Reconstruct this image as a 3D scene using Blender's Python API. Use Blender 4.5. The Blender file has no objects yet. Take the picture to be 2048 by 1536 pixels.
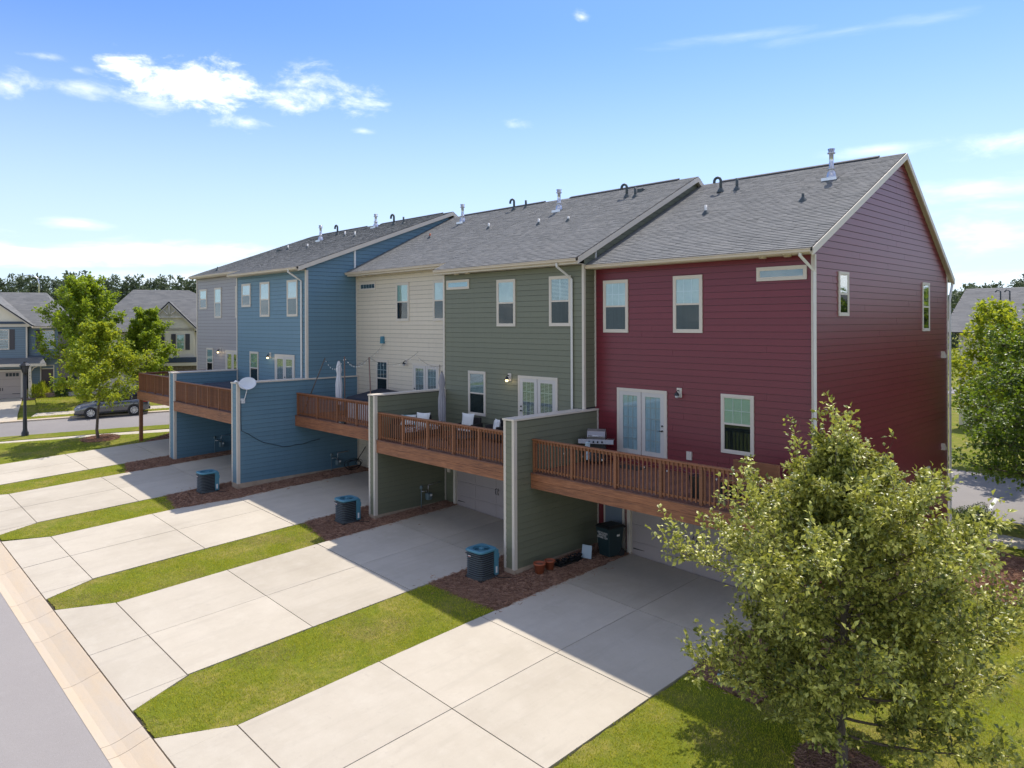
import bpy, math, random
import numpy as np
from mathutils import Vector, Matrix
C = bpy.context.scene.collection
SC = bpy.context.scene
R = math.radians
random.seed(7); rng = np.random.default_rng(11)

# ------------------------------------------------------------------ camera
F, YAW, ROLL, CAMH = 1458., R(45.96), 0.0036, 7.75
ca, sa = math.cos(YAW), math.sin(YAW)
cam = bpy.data.cameras.new('camera'); co = bpy.data.objects.new('camera', cam); C.objects.link(co)
cam.sensor_width = 36.; cam.lens = F/2048*36; cam.shift_y = -122/2048; cam.clip_end = 3000; cam.clip_start = .1
fw = Vector((-sa, ca, 0)); rt0 = Vector((ca, sa, 0)); up0 = Vector((0, 0, 1))
rr = rt0*math.cos(ROLL)-up0*math.sin(ROLL); uu = up0*math.cos(ROLL)+rt0*math.sin(ROLL)
m = Matrix((rr, uu, -fw)).transposed().to_4x4(); m.translation = (0, 0, CAMH); co.matrix_world = m
SC.camera = co

# ------------------------------------------------------------------ world, sun, exposure
SUN = Vector((-.16, .59, 1.)).normalized()
sun_el = math.asin(SUN.z); sun_az = math.atan2(SUN.x, SUN.y)
w = bpy.data.worlds.new('World'); SC.world = w; w.use_nodes = True
NT = w.node_tree; NT.nodes.clear()
def wn(t, **k):
    n = NT.nodes.new(t)
    for a, b in k.items(): setattr(n, a, b)
    return n
def wl(a, b): NT.links.new(a, b)
sky = wn('ShaderNodeTexSky', sky_type='NISHITA', sun_disc=False, sun_elevation=sun_el, sun_rotation=sun_az, altitude=150, air_density=1.0, dust_density=0.6, ozone_density=2.5)
bg = wn('ShaderNodeBackground'); bg.inputs[1].default_value = SKY_STR = .15
outw = wn('ShaderNodeOutputWorld'); wl(bg.outputs[0], outw.inputs[0])
tc = wn('ShaderNodeTexCoord'); DIR = tc.outputs['Generated']
def wmath(op, a, b=None, c=None, clamp=False):
    n = wn('ShaderNodeMath', operation=op, use_clamp=clamp)
    for i, v in enumerate((a, b, c)):
        if v is None: continue
        if isinstance(v, (int, float)): n.inputs[i].default_value = v
        else: wl(v, n.inputs[i])
    return n.outputs[0]
def wdot(v):
    n = wn('ShaderNodeVectorMath', operation='DOT_PRODUCT'); wl(DIR, n.inputs[0]); n.inputs[1].default_value = v
    return n.outputs['Value']
def wnoise(scale, detail, rough, sc=(1, 1, 1), dist=0):
    mp = wn('ShaderNodeMapping'); mp.inputs['Scale'].default_value = sc; wl(DIR, mp.inputs[0])
    n = wn('ShaderNodeTexNoise'); n.inputs['Scale'].default_value = scale; n.inputs['Detail'].default_value = detail
    n.inputs['Roughness'].default_value = rough; n.inputs['Distortion'].default_value = dist; wl(mp.outputs[0], n.inputs[0])
    return n.outputs['Fac']
n1 = wnoise(16, 8, .62, (1, 1, 2.2), .3); n2 = wnoise(7, 7, .6, (1, 1, 4.5), .2)
def pixdir(px, py):
    x = (px-1024)/F; y = (py-646)/F
    return (fw+rr*x-uu*y).normalized()
# clouds: direction of the centre (as seen in the photograph), angular half sizes, density, edge softness
clouds = [(400,168,140,46,1.35,.45,0),(620,188,135,46,1.05,.6,0),(490,245,60,17,.75,.6,0),(300,205,60,18,.6,.6,0),(175,175,62,16,.6,.7,0),
 (10,168,50,24,.8,.6,0),(95,113,42,10,.5,.7,0),(160,140,22,8,.5,.7,0),(725,262,28,8,.55,.7,0),(1163,35,20,13,.75,.6,0),(1032,250,36,12,.6,.7,0),
 (1480,72,200,14,.22,1.2,1),(1700,60,170,12,.18,1.1,1),(2010,283,100,28,.6,.9,0),(1960,372,140,24,.5,1.,1),(2000,465,170,54,.6,1.,1),(1760,300,130,16,.35,1,1),
 (150,506,560,30,.65,.9,1),(-300,490,400,40,.8,.9,1),(150,448,60,12,.4,.9,1),(2000,560,260,34,.45,1.,1),(600,560,700,26,.35,1.,1)]
tot = None
for (px, py, a, b, den, soft, kind) in clouds:
    d = pixdir(px, py); r_ = d.cross(Vector((0, 0, 1))).normalized(); u_ = r_.cross(d)
    du = wmath('DIVIDE', wdot(r_), a/F); dv = wmath('DIVIDE', wdot(u_), b/F)
    rad = wmath('SQRT', wmath('ADD', wmath('MULTIPLY', du, du), wmath('MULTIPLY', dv, dv)))
    nn = n2 if kind else n1
    e = wmath('ADD', wmath('SUBTRACT', 1., rad), wmath('MULTIPLY', wmath('SUBTRACT', nn, .5), 3.0 if kind else 3.4))
    mr = wn('ShaderNodeMapRange', interpolation_type='SMOOTHSTEP'); wl(e, mr.inputs[0])
    mr.inputs[1].default_value = .0; mr.inputs[2].default_value = soft*(1.6 if kind else 3.); mr.inputs[4].default_value = den
    front = wmath('GREATER_THAN', wdot(d), 0.)
    v = wmath('MULTIPLY', mr.outputs[0], front)
    tot = v if tot is None else wmath('MAXIMUM', tot, v)
# sky out of view: broken cloud goes on, thickened to add ambient fill
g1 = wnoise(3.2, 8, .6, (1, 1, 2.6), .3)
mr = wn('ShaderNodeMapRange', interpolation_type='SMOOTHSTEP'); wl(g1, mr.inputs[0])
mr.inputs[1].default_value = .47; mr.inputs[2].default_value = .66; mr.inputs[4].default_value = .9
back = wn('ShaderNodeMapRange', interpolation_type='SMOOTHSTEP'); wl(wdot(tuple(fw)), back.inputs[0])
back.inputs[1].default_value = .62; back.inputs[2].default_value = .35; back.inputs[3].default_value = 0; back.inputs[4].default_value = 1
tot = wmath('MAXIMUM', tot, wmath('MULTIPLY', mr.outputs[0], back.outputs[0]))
hz = wn('ShaderNodeMapRange', interpolation_type='SMOOTHSTEP'); wl(wdot((0, 0, 1)), hz.inputs[0])
hz.inputs[1].default_value = .40; hz.inputs[2].default_value = .0; hz.inputs[3].default_value = 0.; hz.inputs[4].default_value = .8
hue = wn('ShaderNodeHueSaturation'); hue.inputs['Hue'].default_value = .5; hue.inputs['Saturation'].default_value = 1.0; hue.inputs['Value'].default_value = 1.0; wl(sky.outputs[0], hue.inputs['Color'])
def wmix(f, a, b):
    n = wn('ShaderNodeMix', data_type='RGBA'); 
    for i, v in ((0, f), (6, a), (7, b)):
        if isinstance(v, tuple): n.inputs[i].default_value = v
        elif isinstance(v, float): n.inputs[i].default_value = v
        else: wl(v, n.inputs[i])
    return n.outputs[2]
tint = wn('ShaderNodeMix', data_type='RGBA', blend_type='MULTIPLY'); tint.inputs[0].default_value = 1; wl(hue.outputs[0], tint.inputs[6]); tint.inputs[7].default_value = (.45, .60, .87, 1)
c1 = wmix(hz.outputs[0], tint.outputs[2], (3.9, 4.6, 5.2, 1))
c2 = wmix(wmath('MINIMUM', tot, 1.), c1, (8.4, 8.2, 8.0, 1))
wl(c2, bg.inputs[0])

sl = bpy.data.lights.new('sun', 'SUN'); sl.energy = 3.55; sl.angle = R(.5); sl.color = (1, .93, .83)
so = bpy.data.objects.new('sun', sl); C.objects.link(so); so.rotation_euler = (-SUN).to_track_quat('-Z', 'Y').to_euler(); so.location = (0, 0, 40)
SC.view_settings.view_transform = 'Standard'; SC.view_settings.look = 'None'; SC.view_settings.exposure = .65; SC.view_settings.gamma = 1
SC.render.engine = 'CYCLES'

# ------------------------------------------------------------------ materials
MAT = {}
def mat(name, col, rough=.6, metal=0., var=.0, noise=None, bump=None, spec=.5, coat=0., emit=None, col2=None, stretch=(1, 1, 1), oi=0., trans=None):
    """noise=(scale,amount) mixes col with col2; bump=(scale,strength); oi: brightness change from object to object"""
    M = bpy.data.materials.new(name); M.use_nodes = True; t = M.node_tree; b = t.nodes['Principled BSDF']
    b.inputs['Roughness'].default_value = rough; b.inputs['Metallic'].default_value = metal
    b.inputs['Specular IOR Level'].default_value = spec; b.inputs['Coat Weight'].default_value = coat
    b.inputs['Base Color'].default_value = (*col, 1)
    src = None
    def coords(st=None):
        g = t.nodes.new('ShaderNodeTexCoord'); mp = t.nodes.new('ShaderNodeMapping'); mp.inputs['Scale'].default_value = st or stretch
        t.links.new(g.outputs['Object'], mp.inputs[0]); return mp.outputs[0]
    if noise:
        layers = noise if isinstance(noise[0], tuple) else (noise,)
        cur = None
        for k, ly in enumerate(layers):
            n = t.nodes.new('ShaderNodeTexNoise'); n.inputs['Scale'].default_value = ly[0]; n.inputs['Detail'].default_value = 8; n.inputs['Roughness'].default_value = .65
            t.links.new(coords(ly[5] if len(ly) > 5 else None), n.inputs[0])
            mr = t.nodes.new('ShaderNodeMapRange'); mr.inputs[1].default_value = ly[2] if len(ly) > 2 else .35; mr.inputs[2].default_value = ly[3] if len(ly) > 3 else .65; mr.inputs[4].default_value = ly[1]
            t.links.new(n.outputs[0], mr.inputs[0])
            mx = t.nodes.new('ShaderNodeMix'); mx.data_type = 'RGBA'; t.links.new(mr.outputs[0], mx.inputs[0])
            if cur is None: mx.inputs[6].default_value = (*col, 1)
            else: t.links.new(cur, mx.inputs[6])
            cc = ly[4] if len(ly) > 4 else (col2 or tuple(x*.6 for x in col)); mx.inputs[7].default_value = (*cc, 1)
            cur = mx.outputs[2]
        src = cur
    if oi:
        o = t.nodes.new('ShaderNodeObjectInfo'); mr = t.nodes.new('ShaderNodeMapRange'); mr.inputs[3].default_value = 1-oi; mr.inputs[4].default_value = 1+oi
        t.links.new(o.outputs['Random'], mr.inputs[0]); hs = t.nodes.new('ShaderNodeHueSaturation'); t.links.new(mr.outputs[0], hs.inputs['Value'])
        if src: t.links.new(src, hs.inputs['Color'])
        else: hs.inputs['Color'].default_value = (*col, 1)
        src = hs.outputs[0]
    if src: t.links.new(src, b.inputs['Base Color'])
    if bump:
        n = t.nodes.new('ShaderNodeTexNoise'); n.inputs['Scale'].default_value = bump[0]; n.inputs['Detail'].default_value = 6
        t.links.new(coords(), n.inputs[0]); bp = t.nodes.new('ShaderNodeBump'); bp.inputs['Strength'].default_value = bump[1]; bp.inputs['Distance'].default_value = bump[2] if len(bump) > 2 else .01
        t.links.new(n.outputs[0], bp.inputs['Height']); t.links.new(bp.outputs[0], b.inputs['Normal'])
    if emit: b.inputs['Emission Color'].default_value = (*emit[0], 1); b.inputs['Emission Strength'].default_value = emit[1]
    MAT[name] = M; return M
def paint(name, col, rough=.5, spec=.5): return mat(name, col, rough, noise=((1.1, .35, .4, .75, tuple(x*.86 for x in col)), (9., .16, .4, .7, tuple(x*1.12 for x in col)), (1.6, .5, .5, .75, tuple(x*.84 for x in col), (1.8, 1.8, .12))), bump=(30, .15, .004), oi=.035, stretch=(1, 1, 1.), spec=spec)
RED = paint('red paint', (.165, .022, .030), .36, .45)
GRN = paint('green paint', (.160, .165, .108), .48)
BLU = paint('blue paint', (.11, .205, .265), .48)
CRM = paint('cream paint', (.62, .54, .42), .5)
GRY = paint('gray paint', (.33, .305, .30), .5)
TRM = mat('trim paint', (.62, .55, .46), .5, noise=(3, .12), bump=(12, .1, .004))
GUT = mat('gutter paint', (.58, .48, .36), .35, noise=(1.4, .2))
DSP = mat('downspout paint', (.64, .61, .57), .35, noise=(2, .15))
WHT = mat('white vinyl', (.72, .70, .67), .4)
DOORW = mat('door paint', (.56, .52, .48), .45, noise=(2, .08))
FND = mat('foundation concrete', (.46, .36, .26), .85, noise=((2.2, .6, .35, .7, (.25, .17, .12)), (14, .2)), bump=(40, .3))
CORE = mat('lap shade core', (.03, .03, .03), .9)  # black wall core; gaps between boards show it as painted lap shadow
CON = mat('concrete', (.49, .435, .345), .85, noise=((.38, .75, .40, .70, (.39, .34, .26)), (2.2, .45, .50, .75, (.54, .49, .40)), (5.5, .5, .60, .72, (.38, .33, .27)), (1.6, .42, .52, .72, (.36, .315, .25), (1.6, .16, 1)), (60, .22, .4, .7, (.33, .29, .25))), bump=(90, .25, .004), oi=.055)
GTR = mat('kerb concrete', (.52, .44, .34), .85, noise=((.9, .8, .35, .65, (.56, .43, .28)), (7, .35, .5, .8, (.42, .36, .29)), (50, .2)), bump=(60, .3), oi=.05, stretch=(.5, 2.0, 1))
ASP = mat('asphalt', (.265, .243, .225), .9, noise=((.25, .4, .35, .7, (.225, .203, .188)), (2.5, .35, .5, .7, (.30, .275, .255)), (110, .9, .45, .7, (.40, .37, .36))), bump=(220, .6, .01))
ASP2 = mat('street asphalt', (.24, .22, .205), .9, noise=((.25, .4), (90, .5, .45, .7, (.29, .27, .27))), bump=(120, .4))
LAWN = mat('lawn soil', (.19, .215, .018), .95, spec=.1, noise=((.7, .9, .45, .62, (.34, .27, .08)), (6, .7, .35, .65, (.09, .12, .02)), (60, .4)), bump=(40, .8, .03))
MUL = mat('pine straw bed', (.18, .10, .068), .95, spec=.1, noise=((5, .7, .35, .65, (.11, .052, .035)), (50, .7, .35, .65, (.30, .18, .12))), bump=(60, 1., .02))
DIRT = mat('joint dirt', (.04, .032, .024), .95, noise=(20, .5))
WOOD = mat('stained wood', (.225, .088, .034), .55, noise=((1.6, .55, .35, .7, (.13, .046, .024)), (14, .45, .4, .7, (.33, .13, .06))), bump=(30, .35, .004), oi=.14, stretch=(.35, .35, 2.5))
WOODX = mat('stained fascia wood', (.285, .108, .042), .55, noise=((1.6, .95, .38, .62, (.13, .045, .022)), (6, .8, .45, .65, (.42, .175, .08)), (14, .5, .5, .7, (.12, .04, .02))), bump=(30, .4, .005), oi=.08, stretch=(.35, 1, 7))
WOODD = mat('deck board wood', (.17, .075, .048), .6, noise=((1.6, .5), (12, .5, .4, .7, (.24, .12, .08))), bump=(30, .35, .004), oi=.16, stretch=(4, .3, 1))
DARK = mat('black metal', (.015, .015, .017), .4)
STEEL = mat('galvanised steel', (.62, .62, .63), .28, metal=.9, noise=(8, .3))
STL = mat('stainless steel', (.26, .245, .245), .38, metal=.8)
PIPE = mat('weathered black pipe', (.04, .055, .06), .6, noise=(8, .4, .3, .7, (.09, .10, .10)))
PVC = mat('white pipe', (.75, .73, .7), .5)
RVENT = mat('ridge vent', (.045, .045, .05), .8, noise=(20, .4))
ACT = mat('blue green metal', (.07, .22, .29), .42, noise=(6, .25))
ACS = mat('condenser louvre', (.07, .085, .092), .5, noise=(6, .3))
ACB = mat('condenser coil', (.006, .007, .008), .7)
BIN = mat('dark bin plastic', (.010, .028, .032), .5, noise=(5, .3)); BINL = mat('black plastic', (.008, .009, .010), .5)
TER = mat('terracotta plastic', (.38, .10, .045), .6, noise=(7, .25))
WCUS = mat('white cushion', (.70, .69, .66), .85, bump=(20, .3)); WICK = mat('dark wicker', (.025, .021, .02), .7, bump=(120, .8))
FAB = mat('umbrella fabric', (.30, .29, .31), .85, noise=(5, .4), bump=(12, .5, .02)); FABW = mat('white fabric', (.66, .65, .66), .8, noise=(4, .2), bump=(10, .4, .02))
TARP = mat('dark vinyl cover', (.012, .017, .03), .75, noise=(3, .3), bump=(5, .3, .03))
TUB = mat('pale tub shell', (.55, .56, .58), .4)
BULB = mat('glass bulb', (.8, .8, .76), .15)
LAMPG = mat('lit lamp glass', (.9, .7, .4), .3, emit=((1, .78, .42), 2.)); LAMPO = mat('unlit lamp glass', (.5, .5, .5), .1)
DISH = mat('dish paint', (.62, .64, .66), .35, noise=(3, .2))
MTR = mat('meter gray green', (.13, .18, .19), .5)
UBOX = mat('utility green', (.15, .23, .20), .6, noise=(5, .2))
RUB = mat('tyre rubber', (.018, .018, .019), .85); CARP = mat('car paint', (.13, .135, .145), .22, metal=.55, coat=1.); CARG = mat('car glass', (.012, .014, .016), .04); RIM = mat('wheel alloy', (.62, .62, .64), .3, metal=.7)
CARL = mat('headlight glass', (.55, .56, .58), .1); CART = mat('tail light', (.35, .012, .012), .2); CARB = mat('car plastic', (.02, .02, .021), .6); CHR = mat('chrome', (.7, .7, .72), .12, metal=1.)
BARK = mat('bark', (.15, .115, .085), .9, noise=((9, .7, .35, .65, (.08, .06, .045)),), bump=(30, .8, .02), stretch=(1, 1, .3))
BRICK = mat('brick stone', (.20, .12, .09), .9, noise=((3, .5), (14, .7, .35, .65, (.30, .22, .18))), bump=(15, .6, .02))
HB = mat('house blue siding', (.145, .20, .245), .6, oi=.03); HW = mat('house cream siding', (.72, .65, .52), .6); SHU = mat('shutter', (.055, .05, .055), .6); NAVY = mat('navy roof metal', (.03, .05, .085), .5)
STONE = mat('field stone', (.19, .15, .125), .9, noise=((2.5, .7, .4, .6, (.30, .25, .2)), (8, .7, .4, .6, (.09, .07, .06))), bump=(6, 1., .05))
GAR = mat('garage door paint', (.35, .30, .285), .5, noise=(2, .08)); GAR2 = mat('tan garage door', (.36, .30, .26), .5)
BLIND = mat('blind', (.60, .62, .56), .6, noise=(1.6, .6, .4, .6, (.38, .44, .42))); BLINDG = mat('pale green blind', (.42, .52, .40), .7); CURT = mat('sheer curtain', (.54, .60, .62), .8, noise=(2, .3, .4, .6), stretch=(9, 9, .4)); CURTD = mat('curtain', (.26, .29, .24), .8, noise=(2, .6, .4, .6), stretch=(12, 12, .3))
ROOMD = mat('dim room', (.028, .034, .036), .8, noise=(1.2, .5, .4, .6, (.07, .08, .075))); TEAL = mat('leaf print', (.10, .33, .36), .8)
SCRN = mat('insect screen', (.03, .038, .042), .7)
WPT = mat('road paint', (.6, .6, .58), .7)
BROWN = mat('brown cushion', (.12, .06, .05), .8)

def shader_mat(name, build):
    M = bpy.data.materials.new(name); M.use_nodes = True; t = M.node_tree; t.nodes.clear()
    o = t.nodes.new('ShaderNodeOutputMaterial'); t.links.new(build(t), o.inputs[0]); MAT[name] = M; return M
def glass_build(tint, ior, nn=3.):
    def f(t):
        tr = t.nodes.new('ShaderNodeBsdfTransparent'); tr.inputs[0].default_value = (*tint, 1)
        gl = t.nodes.new('ShaderNodeBsdfGlossy'); gl.inputs['Roughness'].default_value = .015; gl.inputs[0].default_value = (.95, .98, 1, 1)
        n = t.nodes.new('ShaderNodeTexNoise'); n.inputs['Scale'].default_value = 1.4; n.inputs['Detail'].default_value = 1
        g = t.nodes.new('ShaderNodeTexCoord'); t.links.new(g.outputs['Object'], n.inputs[0])
        bp = t.nodes.new('ShaderNodeBump'); bp.inputs['Strength'].default_value = .05; bp.inputs['Distance'].default_value = .03; t.links.new(n.outputs[0], bp.inputs['Height']); t.links.new(bp.outputs[0], gl.inputs['Normal'])
        lw = t.nodes.new('ShaderNodeLayerWeight'); lw.inputs[0].default_value = .5; pw = t.nodes.new('ShaderNodeMath'); pw.operation = 'POWER'; t.links.new(lw.outputs['Facing'], pw.inputs[0]); pw.inputs[1].default_value = 3.; fr = t.nodes.new('ShaderNodeMath'); fr.operation = 'MULTIPLY_ADD'; t.links.new(pw.outputs[0], fr.inputs[0]); fr.inputs[1].default_value = .75; fr.inputs[2].default_value = ior
        mx = t.nodes.new('ShaderNodeMixShader'); t.links.new(fr.outputs[0], mx.inputs[0]); t.links.new(tr.outputs[0], mx.inputs[1]); t.links.new(gl.outputs[0], mx.inputs[2]); return mx.outputs[0]
    return f
GLS = shader_mat('window glass', glass_build((.86, .93, .95), .085))
GLD = shader_mat('screened glass', glass_build((.50, .54, .55), .03))
def leaf_mat(name, col, col2, trans, rough=.4, tcol=None, spec=.5, scale=1.3, lo=.45, hi=1.25):
    M = bpy.data.materials.new(name); M.use_nodes = True; t = M.node_tree; b = t.nodes['Principled BSDF']; o = t.nodes['Material Output']
    g = t.nodes.new('ShaderNodeTexCoord'); n = t.nodes.new('ShaderNodeTexNoise'); n.inputs['Scale'].default_value = scale; n.inputs['Detail'].default_value = 5; n.inputs['Roughness'].default_value = .8; t.links.new(g.outputs['Object'], n.inputs[0])
    gi = t.nodes.new('ShaderNodeNewGeometry'); ad = t.nodes.new('ShaderNodeMath'); ad.operation = 'MULTIPLY_ADD'; t.links.new(gi.outputs['Random Per Island'], ad.inputs[0]); ad.inputs[1].default_value = .9; t.links.new(n.outputs[0], ad.inputs[2])
    mr = t.nodes.new('ShaderNodeMapRange'); mr.inputs[1].default_value = lo; mr.inputs[2].default_value = hi; t.links.new(ad.outputs[0], mr.inputs[0])
    mx = t.nodes.new('ShaderNodeMix'); mx.data_type = 'RGBA'; t.links.new(mr.outputs[0], mx.inputs[0]); mx.inputs[6].default_value = (*col, 1); mx.inputs[7].default_value = (*col2, 1)
    t.links.new(mx.outputs[2], b.inputs['Base Color']); b.inputs['Roughness'].default_value = rough; b.inputs['Specular IOR Level'].default_value = spec
    tr = t.nodes.new('ShaderNodeBsdfTranslucent'); 
    m2 = t.nodes.new('ShaderNodeMix'); m2.data_type = 'RGBA'; m2.inputs[0].default_value = .6; t.links.new(mx.outputs[2], m2.inputs[6]); m2.inputs[7].default_value = (*(tcol or (.35, .42, .03)), 1); t.links.new(m2.outputs[2], tr.inputs[0])
    ms = t.nodes.new('ShaderNodeMixShader'); ms.inputs[0].default_value = trans; t.links.new(b.outputs[0], ms.inputs[1]); t.links.new(tr.outputs[0], ms.inputs[2]); t.links.new(ms.outputs[0], o.inputs[0])
    MAT[name] = M; return M
LFH = leaf_mat('oak leaf', (.048, .082, .012), (.60, .58, .13), .27, .42, (.48, .50, .05), .55, 1.3, .52, 1.25)  # pale tone paints sunlit highlights, dark tone the shaded crown interior
LFM = leaf_mat('maple leaf', (.085, .18, .014), (.30, .38, .02), .5, .5, (.42, .50, .03))
LFY = leaf_mat('young maple leaf', (.11, .21, .014), (.38, .47, .03), .5, .5, (.55, .52, .03))
LFD = leaf_mat('dark leaf', (.034, .078, .012), (.17, .25, .02), .36, .45, (.30, .42, .03))
LFP = leaf_mat('pine needles', (.060, .085, .045), (.12, .155, .08), .2, .7, (.1, .14, .04))
LFS = leaf_mat('shrub leaf', (.03, .075, .014), (.12, .19, .03), .3, .4)
LFG = leaf_mat('grass blade', (.17, .25, .012), (.60, .54, .06), .40, .7, (.50, .52, .04), .1, .8)
LFQ = leaf_mat('dry grass blade', (.24, .26, .06), (.42, .33, .13), .3, .7, (.45, .42, .12), .3, .7)
STRAW = leaf_mat('pine straw', (.165, .085, .056), (.45, .27, .18), .05, .8, (.3, .12, .05), .2, 3.)
def shingle_mat():
    M = bpy.data.materials.new('asphalt shingle'); M.use_nodes = True; t = M.node_tree; b = t.nodes['Principled BSDF']; b.inputs['Roughness'].default_value = .9
    gi = t.nodes.new('ShaderNodeNewGeometry'); cr = t.nodes.new('ShaderNodeValToRGB'); t.links.new(gi.outputs['Random Per Island'], cr.inputs[0])
    e = cr.color_ramp.elements; e[0].position = 0; e[0].color = (.140, .142, .140, 1); e[1].position = 1; e[1].color = (.186, .184, .177, 1)
    x = cr.color_ramp.elements.new(.5); x.color = (.162, .163, .160, 1)
    g = t.nodes.new('ShaderNodeTexCoord'); n = t.nodes.new('ShaderNodeTexNoise'); n.inputs['Scale'].default_value = .8; n.inputs['Detail'].default_value = 9; n.inputs['Roughness'].default_value = .8; t.links.new(g.outputs['Object'], n.inputs[0])
    mr = t.nodes.new('ShaderNodeMapRange'); mr.inputs[1].default_value = .3; mr.inputs[2].default_value = .7; mr.inputs[3].default_value = .9; mr.inputs[4].default_value = 1.1; t.links.new(n.outputs[0], mr.inputs[0])
    h = t.nodes.new('ShaderNodeHueSaturation'); t.links.new(cr.outputs[0], h.inputs['Color']); t.links.new(mr.outputs[0], h.inputs['Value']); t.links.new(h.outputs[0], b.inputs['Base Color']); return M
SHG = shingle_mat()

# ------------------------------------------------------------------ builders
ORG = {}
def link(o, parent=None):
    C.objects.link(o)
    if parent is not None: o.parent = parent; ORG[o.name] = ORG[parent.name]
    return o
def tag(o, label=None, cat=None, group=None, kind=None):
    if label: o['label'] = label
    if cat: o['category'] = cat
    if group: o['group'] = group
    if kind: o['kind'] = kind
    return o
def thing(name, loc, label, cat, group=None, rz=0., local=False):
    o = bpy.data.objects.new(name, None); o.empty_display_size = .2; C.objects.link(o)
    o.location = loc; o.rotation_euler = (0, 0, rz)
    ORG[o.name] = Vector((0, 0, 0)) if local else Vector(loc)
    return tag(o, label, cat, group)
class MB:
    def __init__(s): s.v = []; s.f = []; s.sm = []
    def add(s, vs, fs, smooth=False):
        n = len(s.v); s.v += [tuple(p) for p in vs]; s.f += [tuple(i+n for i in f) for f in fs]; s.sm += [smooth]*len(fs); return s
    def box(s, x0, x1, y0, y1, z0, z1):
        return s.add([(x0, y0, z0), (x1, y0, z0), (x1, y1, z0), (x0, y1, z0), (x0, y0, z1), (x1, y0, z1), (x1, y1, z1), (x0, y1, z1)],
                     [(0, 3, 2, 1), (4, 5, 6, 7), (0, 1, 5, 4), (1, 2, 6, 5), (2, 3, 7, 6), (3, 0, 4, 7)])
    def hexa(s, p): return s.add(p, [(0, 3, 2, 1), (4, 5, 6, 7), (0, 1, 5, 4), (1, 2, 6, 5), (2, 3, 7, 6), (3, 0, 4, 7)])
    def prism(s, poly, a, b, axis):  # poly in the two other axes (order: x->(y,z), y->(x,z), z->(x,y))
        n = len(poly)
        def P(q, h): return (h, q[0], q[1]) if axis == 'x' else (q[0], h, q[1]) if axis == 'y' else (q[0], q[1], h)
        return s.add([P(q, a) for q in poly]+[P(q, b) for q in poly], [tuple(range(n)), tuple(range(2*n-1, n-1, -1))]+[(i, i+n, (i+1) % n+n, (i+1) % n) for i in range(n)])
    def tube(s, pts, r, n=6, cap=True, smooth=True):
        pts = [Vector(p) for p in pts]; rs = r if isinstance(r, (list, tuple)) else [r]*len(pts); vs = []; fs = []
        prev = None
        for i, p in enumerate(pts):
            d = (pts[min(i+1, len(pts)-1)]-pts[max(i-1, 0)]).normalized()
            a = prev if prev is not None else (Vector((0, 0, 1)) if abs(d.z) < .9 else Vector((1, 0, 0)))
            u = (a-d*a.dot(d)).normalized(); v = d.cross(u); prev = u
            for k in range(n): t = 2*math.pi*k/n; vs.append(p+u*math.cos(t)*rs[i]+v*math.sin(t)*rs[i])
        for i in range(len(pts)-1):
            for k in range(n): fs.append((i*n+k, i*n+(k+1) % n, (i+1)*n+(k+1) % n, (i+1)*n+k))
        s.add(vs, fs, smooth)
        if cap: m0 = len(s.v)-len(vs); s.f += [tuple(m0+k for k in range(n))[::-1], tuple(m0+(len(pts)-1)*n+k for k in range(n))]; s.sm += [False]*2
        return s
    def lathe(s, c, prof, n=20, smooth=True, squash=None):  # prof: (radius,z)
        vs = []; fs = []
        for (r, z) in prof:
            for k in range(n):
                t = 2*math.pi*k/n; cx, cy = math.cos(t), math.sin(t)
                if squash: q = (abs(cx)**squash+abs(cy)**squash)**(-1/squash); cx *= q; cy *= q
                vs.append((c[0]+r*cx, c[1]+r*cy, c[2]+z))
        for i in range(len(prof)-1):
            for k in range(n): fs.append((i*n+k, i*n+(k+1) % n, (i+1)*n+(k+1) % n, (i+1)*n+k))
        return s.add(vs, fs, smooth)
    def build(s, name, mt, parent=None, bev=0., **tg):
        me = bpy.data.meshes.new(name); og = ORG[parent.name] if parent is not None else Vector((0, 0, 0))
        me.from_pydata([(p[0]-og.x, p[1]-og.y, p[2]-og.z) for p in s.v], [], s.f); me.materials.append(mt)
        me.polygons.foreach_set('use_smooth', s.sm); me.update()
        o = bpy.data.objects.new(name, me); link(o, parent)
        if bev: b = o.modifiers.new('b', 'BEVEL'); b.width = bev; b.segments = 2; b.limit_method = 'ANGLE'
        return tag(o, **tg) if tg else o
def B(x0, x1, y0, y1, z0, z1): return MB().box(x0, x1, y0, y1, z0, z1)
def np_obj(name, verts, faces, mt, parent=None, smooth=False):
    """verts (n,3), faces (m,3) or (m,4) arrays, in the coordinates of the parent's origin"""
    me = bpy.data.meshes.new(name); k = faces.shape[1]
    me.vertices.add(len(verts)); me.vertices.foreach_set('co', verts.astype(np.float32).ravel())
    me.loops.add(faces.size); me.loops.foreach_set('vertex_index', faces.astype(np.int32).ravel())
    me.polygons.add(len(faces)); me.polygons.foreach_set('loop_start', np.arange(0, faces.size, k, dtype=np.int32)); me.polygons.foreach_set('loop_total', np.full(len(faces), k, np.int32))
    me.polygons.foreach_set('use_smooth', np.full(len(faces), smooth)); me.materials.append(mt); me.update(calc_edges=True)
    o = bpy.data.objects.new(name, me); return link(o, parent)
def copy_tree(o, parent=None):
    c = o.copy(); C.objects.link(c); c.parent = parent; ORG[c.name] = ORG[o.name]
    for ch in list(o.children): copy_tree(ch, c)
    return c

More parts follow.
